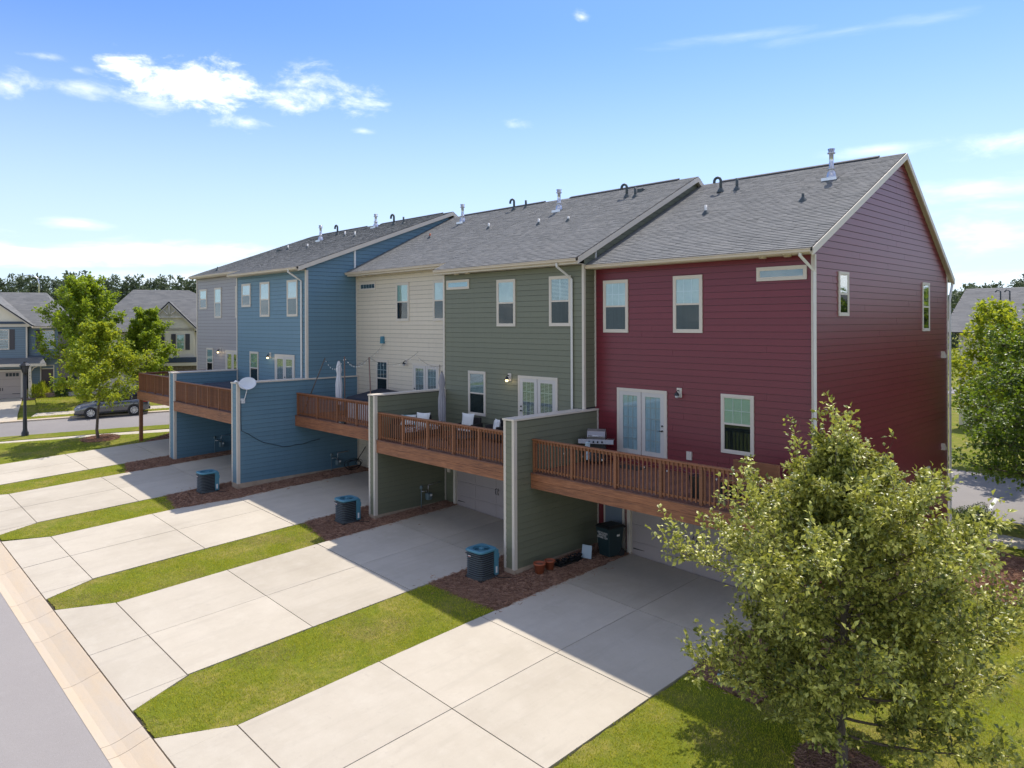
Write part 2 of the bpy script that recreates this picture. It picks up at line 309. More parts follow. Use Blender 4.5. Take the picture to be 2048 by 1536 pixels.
# ------------------------------------------------------------------ terrain
AY = [-60, 0, 4.24, 5.04, 6.44, 9.95, 13.25, 16.6, 20, 34, 60]; AZ = [-1.5, -1.02, -.98, -.90, -.80, -.61, -.45, -.31, -.18, -.15, -.1]
def g(X, Y): return float(np.interp(Y, AY, AZ))+.035*(-12.2-min(max(X, -82), 14))
def gv(X, Y): return np.interp(Y, AY, AZ)+.035*(-12.2-np.clip(X, -82, 14))
def struct(o): return tag(o, kind='structure')
def clip(poly, a, b, c):  # keep a*x+b*y<=c
    out = []
    for i in range(len(poly)):
        p, q = poly[i], poly[(i+1) % len(poly)]; dp = a*p[0]+b*p[1]-c; dq = a*q[0]+b*q[1]-c
        if dp <= 0: out.append(p)
        if dp*dq < 0: t = dp/(dp-dq); out.append((p[0]+(q[0]-p[0])*t, p[1]+(q[1]-p[1])*t))
    return out
def sheet(name, poly, dz, mt, thick=0., parent=None, wavy=0.):
    """ground sheet cut where the ground changes slope"""
    mb = MB()
    if wavy:  # ragged outline
        q = []
        for i in range(len(poly)):
            a, b = np.array(poly[i]), np.array(poly[(i+1) % len(poly)]); L = np.linalg.norm(b-a); n = max(1, int(L/.22)); nn = np.array([-(b-a)[1], (b-a)[0]])/max(L, 1e-6)
            for k in range(n): q.append(tuple(a+(b-a)*k/n+(nn*rng.normal(0, wavy) if k else 0)))
        poly = q
    ys = [-500]+AY+[500]; xs = [-500, -82, 14, 500]
    for j in range(len(ys)-1):
        for i in range(3):
            p = clip(clip(clip(clip(list(poly), 0, 1, ys[j+1]), 0, -1, -ys[j]), 1, 0, xs[i+1]), -1, 0, -xs[i])
            if len(p) < 3: continue
            ar = sum(p[k][0]*p[(k+1) % len(p)][1]-p[(k+1) % len(p)][0]*p[k][1] for k in range(len(p)))
            if abs(ar) < 1e-5: continue
            if ar < 0: p = p[::-1]
            top = [(x, y, g(x, y)+dz) for x, y in p]; n = len(p)
            if thick: mb.add(top+[(x, y, z-thick) for x, y, z in top], [tuple(range(n)), tuple(range(2*n-1, n-1, -1))]+[(k, k+n, (k+1) % n+n, (k+1) % n) for k in range(n)])
            else: mb.add(top, [tuple(range(n))])
    return mb.build(name, mt, parent)
BIG = 420
struct(sheet('ground', [(-BIG, -60), (BIG, -60), (BIG, BIG), (-BIG, BIG)], -.02, LAWN))
struct(sheet('alley_road', [(-58, -3), (60, -3), (60, 4.24), (-55.6, 4.24)], .004, ASP))
# kerb with rolled gutter, in poured lengths
X = -53.; kb = tag(bpy.data.objects.new('kerb', None), kind='structure'); C.objects.link(kb); ORG['kerb'] = Vector((0, 0, 0))
cuts = [-53.]
while cuts[-1] < 40: cuts.append(cuts[-1]+3.05)
cuts = sorted(cuts+[-24.05, -15.9, -32.2])
for a, b in zip(cuts[:-1], cuts[1:]):
    if b-a < .3: continue
    mb = MB(); prof = [(4.24, .012), (4.42, -.012), (4.62, .004), (4.82, .045), (5.0, .075), (5.03, .077), (5.03, -.1), (4.24, -.1)]
    vs = []
    for xx in (a+.006, b-.006):
        for (y, dz) in prof: vs.append((xx, y, g(xx, 4.24)+(y-4.24)*.1+dz))
    n = len(prof); mb.add(vs, [tuple(range(n))[::-1], tuple(range(n, 2*n))]+[(i, (i+1) % n, (i+1) % n+n, i+n) for i in range(n)])
    mb.build('kerb_section', GTR, kb)
struct(sheet('joint_dirt', [(-53, 5.0), (0, 5.0), (0, 5.12), (-53, 5.12)], .03, DIRT))

def driveway(xl, xr, yend, joints, flare=True, fl=.84, fr=.6):
    t = bpy.data.objects.new('driveway', None); C.objects.link(t); ORG[t.name] = Vector((0, 0, 0)); tag(t, kind='structure')
    xc = (xl+xr)/2; ys = [5.05]+joints+[yend]; gap = .013
    sheet('slab_bed', [(xl+.02, 5.06), (xr-.02, 5.06), (xr-.02, yend), (xl+.02, yend)], .03, DIRT, parent=t)
    for i in range(len(ys)-1):
        a, b = ys[i]+gap, ys[i+1]-gap
        for s_ in (0, 1):
            x0, x1 = ((xl, xc-.009), (xc+.009, xr))[s_]
            sheet('slab', [(x0, a), (x1, a), (x1, b), (x0, b)], .075+random.uniform(-.003, .003), CON, .1, t)
        if i == 0 and flare:
            sheet('slab', [(xl-fl, a), (xl-.008, a), (xl-.008, b), (xl-.03, b)], .07, CON, .1, t)
            sheet('slab', [(xr+.008, a), (xr+fr, a), (xr+.03, b), (xr+.008, b)], .07, CON, .1, t)
    return t
driveway(-14.95, -9.42, 19.9, [6.44, 9.95, 13.25, 16.6])
driveway(-23.25, -17.75, 19.3, [6.44, 9.7, 12.9, 16.2])
driveway(-31.15, -25.72, 20.0, [6.44, 9.95, 13.3, 16.6])
driveway(-38.95, -33.45, 17.3, [6.44, 10.15, 13.3])
driveway(-45.75, -41.1, 18., [6.44, 10.15, 13.6])

# grass strips and beds (raised turf), then blades
TURF = []
def turf(poly, dens, dz=.06, blade=None, name='lawn'):
    struct(sheet(name, poly, dz, LAWN, .1, wavy=.018)); TURF.append((poly, dens, dz, blade or LFG))
turf([(-17.15, 5.10), (-15.82, 5.10), (-14.99, 6.44), (-14.97, 13.8), (-16.2, 13.72), (-17.72, 13.65), (-17.72, 6.5)], 1500)
turf([(-25.12, 5.10), (-24.15, 5.10), (-23.3, 6.44), (-23.28, 13.3), (-24.2, 13.5), (-25.68, 13.8), (-25.68, 6.5)], 1250)
turf([(-32.9, 5.10), (-32.2, 5.10), (-31.25, 6.44), (-31.18, 10.95), (-33.4, 11.3), (-33.4, 6.5)], 1000)
turf([(-40.9, 5.10), (-40., 5.10), (-39.05, 6.44), (-39., 11.3), (-41.05, 11.9), (-41.05, 6.5)], 800)
turf([(-9.38, 5.10), (3.5, 5.10), (3.5, 22.), (-4.6, 24.7), (-6.9, 24.7), (-7.5, 20.), (-7.6, 14.6), (-9.36, 14.8)], 1500)
turf([(-54.2, 7.6), (-53.4, 5.12), (-46.8, 5.12), (-45.85, 6.5), (-45.8, 14.0), (-47.0, 16.2), (-48.0, 16.4), (-52.0, 8.15)], 260)
BED = []
def bed(poly, dz=.075, dens=900, name='mulch_bed'):
    struct(sheet(name, poly, dz, MUL, .1, wavy=.04)); BED.append((poly, dens, dz))
bed([(-17.74, 13.6), (-16.2, 13.68), (-14.93, 13.78), (-14.9, 19.9), (-16.3, 19.9), (-16.3, 15.83), (-16.77, 15.83), (-16.77, 17.5), (-17.74, 17.3)], dens=1500)
bed([(-25.72, 13.75), (-24.2, 13.45), (-23.25, 13.25), (-23.22, 19.3), (-24.06, 19.3), (-24.06, 15.83), (-24.48, 15.83), (-24.48, 18.), (-25.72, 18.)], dens=1200)
bed([(-33.42, 11.25), (-31.16, 10.9), (-30.75, 13.), (-30.7, 20.), (-32., 20.), (-32., 13.83), (-32.6, 13.83), (-32.6, 17.), (-33.42, 17.)], dens=1000)
bed([(-41.07, 11.85), (-38.97, 11.25), (-38.9, 17.2), (-39.97, 17.2), (-39.97, 13.88), (-40.66, 13.88), (-40.66, 18.), (-41.07, 18.)], dens=800)
bed([(-9.38, 14.75), (-7.65, 14.7), (-7.4, 20.), (-6.8, 24.8), (-4.5, 24.8), (-2., 24.5), (-2., 29.3), (-6., 29.7), (-8.6, 31.), (-8.6, 20.), (-9.38, 19.9)], dens=500)
bed([(-45.8, 14.2), (-45.8, 18.), (-46.4, 18.), (-47.8, 16.5), (-46.9, 15.5)], dens=300)
def ring(cx, cy, r, name='mulch_ring'):
    poly = [(cx+r*math.cos(t)*(1+.08*math.sin(3*t)), cy+r*math.sin(t)*(1+.06*math.cos(2*t))) for t in np.linspace(0, 2*math.pi, 22)[:-1]]
    bed(poly, .085, 700, 'mulch_bed'); 
ring(-5.5, 13.75, .85); ring(-48.9, 12.7, 1.1); 
def in_poly(x, y, poly):
    ins = np.zeros(len(x), bool); n = len(poly)
    for i in range(n):
        (x0, y0), (x1, y1) = poly[i], poly[(i+1) % n]
        c_ = ((y0 > y) != (y1 > y)) & (x < (x1-x0)*(y-y0)/((y1-y0) if y1 != y0 else 1e-9)+x0); ins ^= c_
    return ins
def scatter(poly, dens, vis=True):
    P = np.array(poly); lo, hi = P.min(0), P.max(0); n = int((hi-lo).prod()*dens)
    x = rng.uniform(lo[0], hi[0], n); y = rng.uniform(lo[1], hi[1], n); k = in_poly(x, y, poly)
    dist = -sa*x+ca*y; k &= (dist > 1.)
    return x[k], y[k]
def blades(name, areas, h, wd, lean, mt, thin=1., dry=False):
    V = []; 
    for (poly, dens, dz) in areas:
        x, y = scatter(poly, dens*thin)
        patch = np.sin(x*1.7+1.3*np.sin(y*1.1))*np.cos(y*1.3+np.sin(x*.7))  # thinner and thicker tufts
        p2 = np.sin(x*1.15+2.1*np.sin(y*.62+1))*np.sin(y*1.4+1.6*np.sin(x*.9))+.5*np.sin(x*3.1+y*2.3)*np.sin(y*3.7-x)
        keep = rng.random(len(x)) < (np.clip(p2*1.3-.15, .03, 1) if dry else (.66+.34*patch)*np.clip(1-.55*p2, .35, 1)); x, y = x[keep], y[keep]; n = len(x); x = x+rng.normal(0, .028, n); y = y+rng.normal(0, .028, n); z = gv(x, y)+dz-.004
        a = rng.uniform(0, 2*np.pi, n); hh = h*rng.uniform(.5, 1.25, n); L = lean*rng.random(n)*hh; b = rng.uniform(0, 2*np.pi, n)
        ww = wd*rng.uniform(.6, 1.3, n)
        p0 = np.stack([x-np.cos(a)*ww, y-np.sin(a)*ww, z], 1); p1 = np.stack([x+np.cos(a)*ww, y+np.sin(a)*ww, z], 1); p2 = np.stack([x+np.cos(b)*L, y+np.sin(b)*L, z+hh], 1)
        V.append(np.stack([p0, p1, p2], 1).reshape(-1, 3))
    V = np.concatenate(V); return tag(np_obj(name, V, np.arange(len(V)).reshape(-1, 3), mt), kind='stuff')
near = [(p, d, z) for p, d, z, b_ in TURF]
blades('grass', near, .05, .008, 1.1, LFG, 1.0); blades('dry_grass', [near[0], near[1], near[4]], .04, .007, 1.6, LFQ, .9, True)
def needles(name, areas, mt):
    V = []
    for (poly, dens, dz) in areas:
        x, y = scatter(poly, dens); n = len(x); j_ = np.where(rng.random(n) < .06, .28, .05); x = x+rng.normal(0, 1, n)*j_; y = y+rng.normal(0, 1, n)*j_; z = gv(x, y)+dz+rng.uniform(0, .03, n); a = rng.uniform(0, 2*np.pi, n); L = rng.uniform(.05, .11, n); t = rng.normal(0, .25, n)*L; q = .005
        p0 = np.stack([x-np.cos(a)*L, y-np.sin(a)*L, z-t*.3], 1); p1 = np.stack([x+np.cos(a)*L, y+np.sin(a)*L, z+t], 1); p2 = np.stack([x+np.sin(a)*q, y-np.cos(a)*q, z+.012], 1)
        V.append(np.stack([p0, p1, p2], 1).reshape(-1, 3))
    V = np.concatenate(V); return tag(np_obj(name, V, np.arange(len(V)).reshape(-1, 3), mt), kind='stuff')
needles('pine_straw', BED, STRAW)

# left side street, running away from the alley, with far and near kerbs and walk
DX, DY = math.sin(R(22.5)), math.cos(R(22.5))
def sp(base, t, off=0): return (base[0]+DX*t-DY*off, base[1]+DY*t+DX*off)
NE = (-54.35, 8.6); FE = (-59.75, 9.45)
struct(sheet('side_street', [sp(NE, -60), sp(NE, 90), sp(FE, 90), sp(FE, -60)], .02, ASP2))
struct(sheet('street_kerb', [sp(FE, -60), sp(FE, 90), sp(FE, 90, .45), sp(FE, -60, .45)], .11, GTR, .2))
struct(sheet('sidewalk', [sp((-52.55, 8.3), -2), sp((-52.0, 8.5), 40), sp((-50.9, 8.1), 40), sp((-51.6, 8.0), -2)], .05, CON, .1))
struct(sheet('far_sidewalk', [sp(FE, 1.4, 1.7), sp(FE, 90, 1.7), sp(FE, 90, 3.2), sp(FE, 1.4, 3.2)], .08, CON, .1))
struct(sheet('house_driveway', [sp(FE, -9, .1), sp(FE, .9, .1), sp(FE, .2, 3.4), (-72.0, 12.9), (-76.0, 3.2), sp(FE, -8, 3)], .10, CON, .1))
struct(sheet('front_walk', [(-71.4, 13.5), (-70.6, 13.5), (-69.6, 18.6), (-72.8, 17.3)], .10, CON, .1))
turf([sp(NE, -1, -.15), sp(NE, 34, -.15), sp((-52.7, 8.3), 34), sp((-52.7, 8.3), 0)], 220, .05)
turf([(-47.9, 16.6), (-47.9, 30), sp((-50.9, 8.1), 26), (-51.4, 8.3)], 150, .05)
FARL = [[sp(FE, 1.3, .5), sp(FE, 12, .5), sp(FE, 12, 1.65), sp(FE, 1.6, 1.65)], [sp(FE, 1.6, 3.25), sp(FE, 26, 3.25), (-63., 26), (-70.5, 14.2), (-71.0, 13.6)], [sp(FE, 12, .5), sp(FE, 26, .5), sp(FE, 26, 1.65), sp(FE, 12, 1.65)]]
for p in FARL: turf(p, 90, .09)
blades('far_grass', [(p, 90, .09) for p in FARL], .09, .02, .8, LFG)
# rear street on the right of the row
struct(sheet('rear_street', [(-50, 34.6), (120, 34.6), (120, 44), (-50, 44)], .02, ASP2))
struct(sheet('rear_sidewalk', [(-50, 31.1), (120, 31.1), (120, 32.35), (-50, 32.35)], .05, CON, .1))
turf([(-8.6, 32.4), (14, 32.4), (14, 34.5), (-8.6, 34.5)], 150, .05); 
turf([(-2, 24.6), (8, 24.), (8, 31.), (-6., 31.), (-5.6, 29.8), (-2, 29.4)], 120, .05)
struct(sheet('road_marking', [(-8.1, 34.75), (-7.95, 34.75), (-8.4, 38.6), (-8.55, 38.6)], .026, WPT))

# ------------------------------------------------------------------ townhouses
BM = {}
def board(parent, mt, o, ud, nd, a0, b0, a1, b1, z0, z1, name='siding_board'):
    """lap board between u=a0..b0 at its lower edge z0 and a1..b1 at its upper edge z1, on the plane through o; nd points outwards"""
    rect = abs(a0-a1) < 1e-6 and abs(b0-b1) < 1e-6
    key = (round(b0-a0, 3), round(z1-z0, 3), round(ud[0], 3), round(ud[1], 3), nd[0], nd[1], mt.name) if rect else None
    if key in BM: me = BM[key]
    else:
        tb, tt = .020, .004; h = z1-z0; L0, L1 = b0-a0, b1-a0; s0 = a1-a0
        q = [(0, 0, 0), (L0, 0, 0), (L0, tb, 0), (0, tb, 0), (s0, 0, h), (L1, 0, h), (L1, tt, h), (s0, tt, h)]
        me = bpy.data.meshes.new(name)
        me.from_pydata([(u*ud[0]+n*nd[0], u*ud[1]+n*nd[1], z) for u, n, z in q], [], [(0, 3, 2, 1), (4, 5, 6, 7), (0, 1, 5, 4), (1, 2, 6, 5), (2, 3, 7, 6), (3, 0, 4, 7)])
        me.materials.append(mt)
        if key: BM[key] = me
    ob = bpy.data.objects.new(name, me); link(ob, parent); og = ORG[parent.name]
    ob.location = (o[0]+ud[0]*a0-og.x, o[1]+ud[1]*a0-og.y, z0-og.z); return ob
PITCH = .2
def wallboards(parent, mt, o, ud, nd, ufn, z0, z1, breaks=.0, pitch=PITCH):
    """ufn(z) -> (ua, ub) limits of the wall at height z"""
    z = z0
    while z < z1-.02:
        zt = min(z+pitch-.009, z1); a0, b0 = ufn(z); a1, b1 = ufn(zt)
        if b0-a0 > .05 and b1-a1 > -.02:
            b1 = max(b1, a1+.001)
            if random.random() < breaks and b1-a1 > 2.5:
                c_ = random.uniform(a1+.8, b1-.8); c_ = round(c_/.4)*.4+o[0]*0
                board(parent, mt, o, ud, nd, a0, c_-.003, a1, c_-.003, z, zt); board(parent, mt, o, ud, nd, c_+.003, b0, c_+.003, b1, z, zt)
            else: board(parent, mt, o, ud, nd, a0, b0, a1, b1, z, zt)
        z += pitch
def shingles(parent, x0, x1, ya, za, yb, zb, name='shingles'):
    """tabs on the slope from the eave (ya,za) to the ridge (yb,zb)"""
    L = math.hypot(yb-ya, zb-za); e = Vector((0, yb-ya, zb-za))/L; nrm = Vector((0, -(zb-za), yb-ya))/L
    if nrm.z < 0: nrm = -nrm
    nc = int(L/.143); W = x1-x0; og = ORG[parent.name]; V = []
    q = []
    for c_ in range(nc):
        s0 = c_*.143; x = x0-random.uniform(0, .25)
        while x < x1:
            w_ = random.uniform(.14, .46); xa, xb = max(x, x0), min(x+w_-.004, x1); x += w_
            if xb-xa < .03: continue
            t = .009+.009*random.random(); lo = s0-.012*random.random(); q.append((xa, xb, lo, min(s0+.16, L), t))
    q = np.array(q); n = len(q)
    def P(x, s_, h): return np.stack([x-og.x, ya+e.y*s_+nrm.y*h-og.y, za+e.z*s_+nrm.z*h-og.z], 1)
    xa, xb, lo, hi, t = q.T; z_ = np.zeros(n)
    V = np.stack([P(xa, lo, z_), P(xb, lo, z_), P(xa, lo, t+.006), P(xb, lo, t+.006), P(xb, hi, z_+.002), P(xa, hi, z_+.002)], 1).reshape(-1, 3)
    b = (np.arange(n)*6)[:, None]
    Fq = np.concatenate([b+np.array([0, 1, 3, 2]), b+np.array([2, 3, 4, 5]), b+np.array([1, 4, 4, 3])[:4]*0+b*0+np.array([0, 2, 5, 5])*0], 0)[:2*n]
    return tag(np_obj(name, V, Fq, SHG, parent), kind='stuff')
def window(parent, x0, x1, z0, z1, Y, nd=-1, axis='y', style='hung', top=BLIND, bot=ROOMD, grid=(0, 0), slats=False, tr=.085, label=None, split=.5):
    """a window on the plane y=Y (axis y, facing nd) or x=Y (axis x)"""
    def q(a0, a1, d0, d1, c0, c1):
        d0_, d1_ = Y+nd*d0, Y+nd*d1; lo, hi = min(d0_, d1_), max(d0_, d1_)
        return (a0, a1, lo, hi, c0, c1) if axis == 'y' else (lo, hi, a0, a1, c0, c1)
    f = MB(); D0, D1 = .0, .052
    f.box(*q(x0, x1, D0, D1, z1-tr, z1)); f.box(*q(x0, x1, D0, D1, z0, z0+tr)); f.box(*q(x0, x0+tr, D0, D1-.002, z0+tr, z1-tr)); f.box(*q(x1-tr, x1, D0, D1-.002, z0+tr, z1-tr))
    i0, i1, j0, j1 = x0+tr, x1-tr, z0+tr, z1-tr; s_ = .03
    f.box(*q(i0, i0+s_, D0, .042, j0, j1)); f.box(*q(i1-s_, i1, D0, .042, j0, j1)); f.box(*q(i0+s_, i1-s_, D0, .042, j1-s_, j1)); f.box(*q(i0+s_, i1-s_, D0, .042, j0, j0+s_))
    zm = z0+(z1-z0)*split
    if style == 'hung': f.box(*q(i0+s_, i1-s_, D0, .046, zm-.028, zm+.028))
    F_ = f.build('window', TRM, parent)
    if label: F_['label'] = label
    def pane(c0, c1, behind, gl):
        MB().box(*q(i0+s_, i1-s_, .018, .02, c0, c1)).build('interior', behind, F_)
        MB().box(*q(i0+s_, i1-s_, .036, .038, c0, c1)).build('pane', gl, F_)
    if style == 'hung': pane(zm+.028, j1-s_, top, GLS); pane(j0+s_, zm-.028, bot, GLD)
    else: pane(j0+s_, j1-s_, top, GLS)
    if grid[0] or grid[1]:
        gm = MB(); c0, c1 = (zm+.028, j1-s_) if style == 'hung' else (j0+s_, j1-s_); a0, a1 = i0+s_, i1-s_
        for k in range(1, grid[0]): x = a0+(a1-a0)*k/grid[0]; gm.box(*q(x-.012, x+.012, .027, .032, c0, c1))
        for k in range(1, grid[1]): z = c0+(c1-c0)*k/grid[1]; gm.box(*q(a0, a1, .0275, .0325, z-.012, z+.012))
        gm.build('grille', WHT, F_)
    if slats:
        sm = MB(); c0 = (zm+.03 if slats == 'top' else j0+s_); z = c0+.02
        while z < j1-s_-.01: sm.box(*q(i0+s_+.005, i1-s_-.005, .022, .026, z, z+.030)); z += .048
        sm.build('blind', BLIND, F_)
    return F_
def french(parent, x0, x1, z0, z1, Y, behind=ROOMD, slats=False, handle=1, rows=5, cols=3):
    f = MB(); tr = .10; D = .055
    f.box(x0, x1, Y-D, Y, z1-tr, z1); f.box(x0, x0+tr, Y-D+.002, Y, z0, z1-tr); f.box(x1-tr, x1, Y-D+.002, Y, z0, z1-tr); xm = (x0+x1)/2
    F_ = f.build('french_door', TRM, parent)
    for a, b in ((x0+tr, xm-.012), (xm+.012, x1-tr)):
        L_ = MB(); s_ = .15; L_.box(a, b, Y-.046, Y, z0+.03, z0+.27); L_.box(a, b, Y-.046, Y, z1-tr-s_*.9, z1-tr); L_.box(a, a+s_, Y-.046, Y, z0+.27, z1-tr-s_*.9); L_.box(b-s_, b, Y-.046, Y, z0+.27, z1-tr-s_*.9)
        c0, c1, a0, a1 = z0+.27, z1-tr-s_*.9, a+s_, b-s_
        if slats:
            z = c0+.02
            while z < c1-.02: L_.box(a0, a1, Y-.026, Y-.022, z, z+.028); z += .05
        for k in range(1, cols): x = a0+(a1-a0)*k/cols; L_.box(x-.016, x+.016, Y-.034, Y-.028, c0, c1)
        for k in range(1, rows): z = c0+(c1-c0)*k/rows; L_.box(a0, a1, Y-.0345, Y-.0285, z-.016, z+.016)
        L_.build('door_leaf', DOORW, F_)
        B(a0, a1, Y-.02, Y-.018, c0, c1).build('interior', behind, F_); B(a0, a1, Y-.040, Y-.038, c0, c1).build('pane', GLS, F_)
    hx = xm+.07 if handle == 0 else (x1-tr-.07 if handle == 1 else x0+tr+.07)
    h = MB(); h.tube([(hx, Y-.046, z0+1.0), (hx, Y-.10, z0+1.0)], .028, 8); h.box(hx-.11 if handle == 1 else hx, hx if handle == 1 else hx+.11, Y-.11, Y-.09, z0+.99, z0+1.01); h.tube([(hx, Y-.046, z0+1.16), (hx, Y-.08, z0+1.16)], .03, 8)
    h.build('handle', DARK, F_); return F_
def garage(parent, x0, x1, z0, z1, Y, mt=GAR):
    f = MB(); tr = .14; f.box(x0-tr, x0, Y-.16, Y, z0-.05, z1+tr); f.box(x1, x1+tr, Y-.16, Y, z0-.05, z1+tr); f.box(x0, x1, Y-.16, Y, z1, z1+tr)
    D_ = f.build('garage_door', TRM, parent); n = 4; h = (z1-z0)/n
    for i in range(n):
        p = MB(); a = z0+i*h; p.box(x0, x1, Y-.05, Y-.01, a+.004, a+h-.004)
        for k in range(4):
            c0 = x0+(x1-x0)*(k+.06)/4; c1 = x0+(x1-x0)*(k+.94)/4
            p.box(c0, c1, Y-.058, Y-.05, a+.05, a+h-.05)
        p.build('panel', mt, D_)
    hw = MB(); xm = (x0+x1)/2; zh = z0+1.1
    for sx in (-1, 1):
        hw.tube([(xm+sx*.05, Y-.06, zh+.13), (xm+sx*.075, Y-.09, zh+.06), (xm+sx*.055, Y-.1, zh), (xm+sx*.075, Y-.09, zh-.06), (xm+sx*.05, Y-.06, zh-.13)], .012, 5)
    for zz in (z0+.35, z0+h*3+.2):
        hw.hexa([(x0+.06, Y-.066, zz-.02), (x0+.5, Y-.066, zz-.006), (x0+.5, Y-.058, zz-.006), (x0+.06, Y-.058, zz-.02), (x0+.06, Y-.066, zz+.02), (x0+.5, Y-.066, zz+.006), (x0+.5, Y-.058, zz+.006), (x0+.06, Y-.058, zz+.02)])
        hw.hexa([(x1-.5, Y-.066, zz-.006), (x1-.06, Y-.066, zz-.02), (x1-.06, Y-.058, zz-.02), (x1-.5, Y-.058, zz-.006), (x1-.5, Y-.066, zz+.006), (x1-.06, Y-.066, zz+.02), (x1-.06, Y-.058, zz+.02), (x1-.5, Y-.058, zz+.006)])
    hw.build('door_hardware', DARK, D_)
def walllamp(parent, x, z, Y, lit):
    L_ = B(x-.09, x+.09, Y-.035, Y, z-.14, z+.16).build('wall_lamp', TRM, parent, .004)
    b = MB(); b.tube([(x, Y-.035, z+.06), (x, Y-.11, z+.09), (x, Y-.17, z+.05), (x, Y-.17, z+.02)], .016, 6); b.lathe((x, Y-.17, z-.07), [(.0, .11), (.04, .1), (.075, .03), (.078, .0)], 12); b.build('lamp_shade', DARK, L_)
    g_ = MB(); g_.lathe((x, Y-.17, z-.15), [(.0, -.01), (.04, .0), (.055, .04), (.05, .085), (.0, .09)], 10); g_.build('lamp_glass', LAMPG if lit else LAMPO, L_)
    if lit:
        pl = bpy.data.lights.new('lamp_light', 'POINT'); pl.energy = 1.2; pl.color = (1, .75, .42); pl.shadow_soft_size = .04; po = bpy.data.objects.new('lamp_light', pl); link(po, L_); og = ORG[L_.name]; po.location = (x-og.x, Y-.3-og.y, z-.12-og.z)
def ztop(Rf, Y): # Rf=(eaveY, eaveZ, ridgeY, ridgeZ, rearY, rearZ)
    return Rf[1]+(Y-Rf[0])*(Rf[3]-Rf[1])/(Rf[2]-Rf[0]) if Y <= Rf[2] else Rf[3]+(Y-Rf[2])*(Rf[5]-Rf[3])/(Rf[4]-Rf[2])
def yfor(Rf, z, rear=False):
    return Rf[0]+(z-Rf[1])*(Rf[2]-Rf[0])/(Rf[3]-Rf[1]) if not rear else Rf[2]+(z-Rf[3])*(Rf[4]-Rf[2])/(Rf[5]-Rf[3])
def flue(parent, p, h=.78):
    x, y, z = p; m = MB()
    m.box(x-.26, x+.26, y-.22, y+.22, z-.09, z+.012); m.lathe((x, y, z), [(.17, -.05), (.17, .02), (.12, .22), (.085, .24), (.085, .30), (.13, .31), (.13, .34), (.075, .36), (.07, h-.12), (.13, h-.1), (.13, h-.07), (.09, h-.06), (.12, h+.06), (.0, h+.08)], 16)
    return m.build('flue_pipe', STEEL, parent)
def hook(parent, p, s_=1., dr=-1):
    x, y, z = p; r = .055*s_; m = MB(); m.lathe((x, y, z-.04), [(.16, 0), (.14, .05), (.07, .18)], 12)
    pts = [(x, y, z), (x, y, z+.42*s_)]+[(x+dr*.14*s_*(1-math.cos(t)), y, z+.42*s_+.14*s_*math.sin(t)) for t in np.linspace(.3, math.pi, 8)]+[(x+dr*.28*s_, y, z+.36*s_)]
    m.tube(pts, r, 8); return m.build('vent_pipe', PIPE, parent)
def stub(parent, p, h, mt, r=.045, boot=True):
    x, y, z = p; m = MB(); m.tube([(x, y, z-.05), (x, y, z+h)], r, 8); o = m.build('vent_pipe', mt, parent)
    if boot: b = MB(); b.lathe((x, y, z-.06), [(.17, -.03), (.13, .06), (r+.004, .17)], 12); b.build('vent_boot', PIPE, parent)
    return o
def downspout(parent, x, Yw, ztop_, zbot, Yg, dx=.18):
    m = MB(); w_ = .04
    path = [(x-dx, Yg, ztop_), (x-dx, Yg, ztop_-.12), (x-dx*.5, Yg+(Yw-.06-Yg)*.55, ztop_-.34), (x, Yw-.06, ztop_-.55), (x, Yw-.06, zbot)]
    m.tube(path, [.052]*5, 4, smooth=False); return m.build('downspout', DSP, parent)
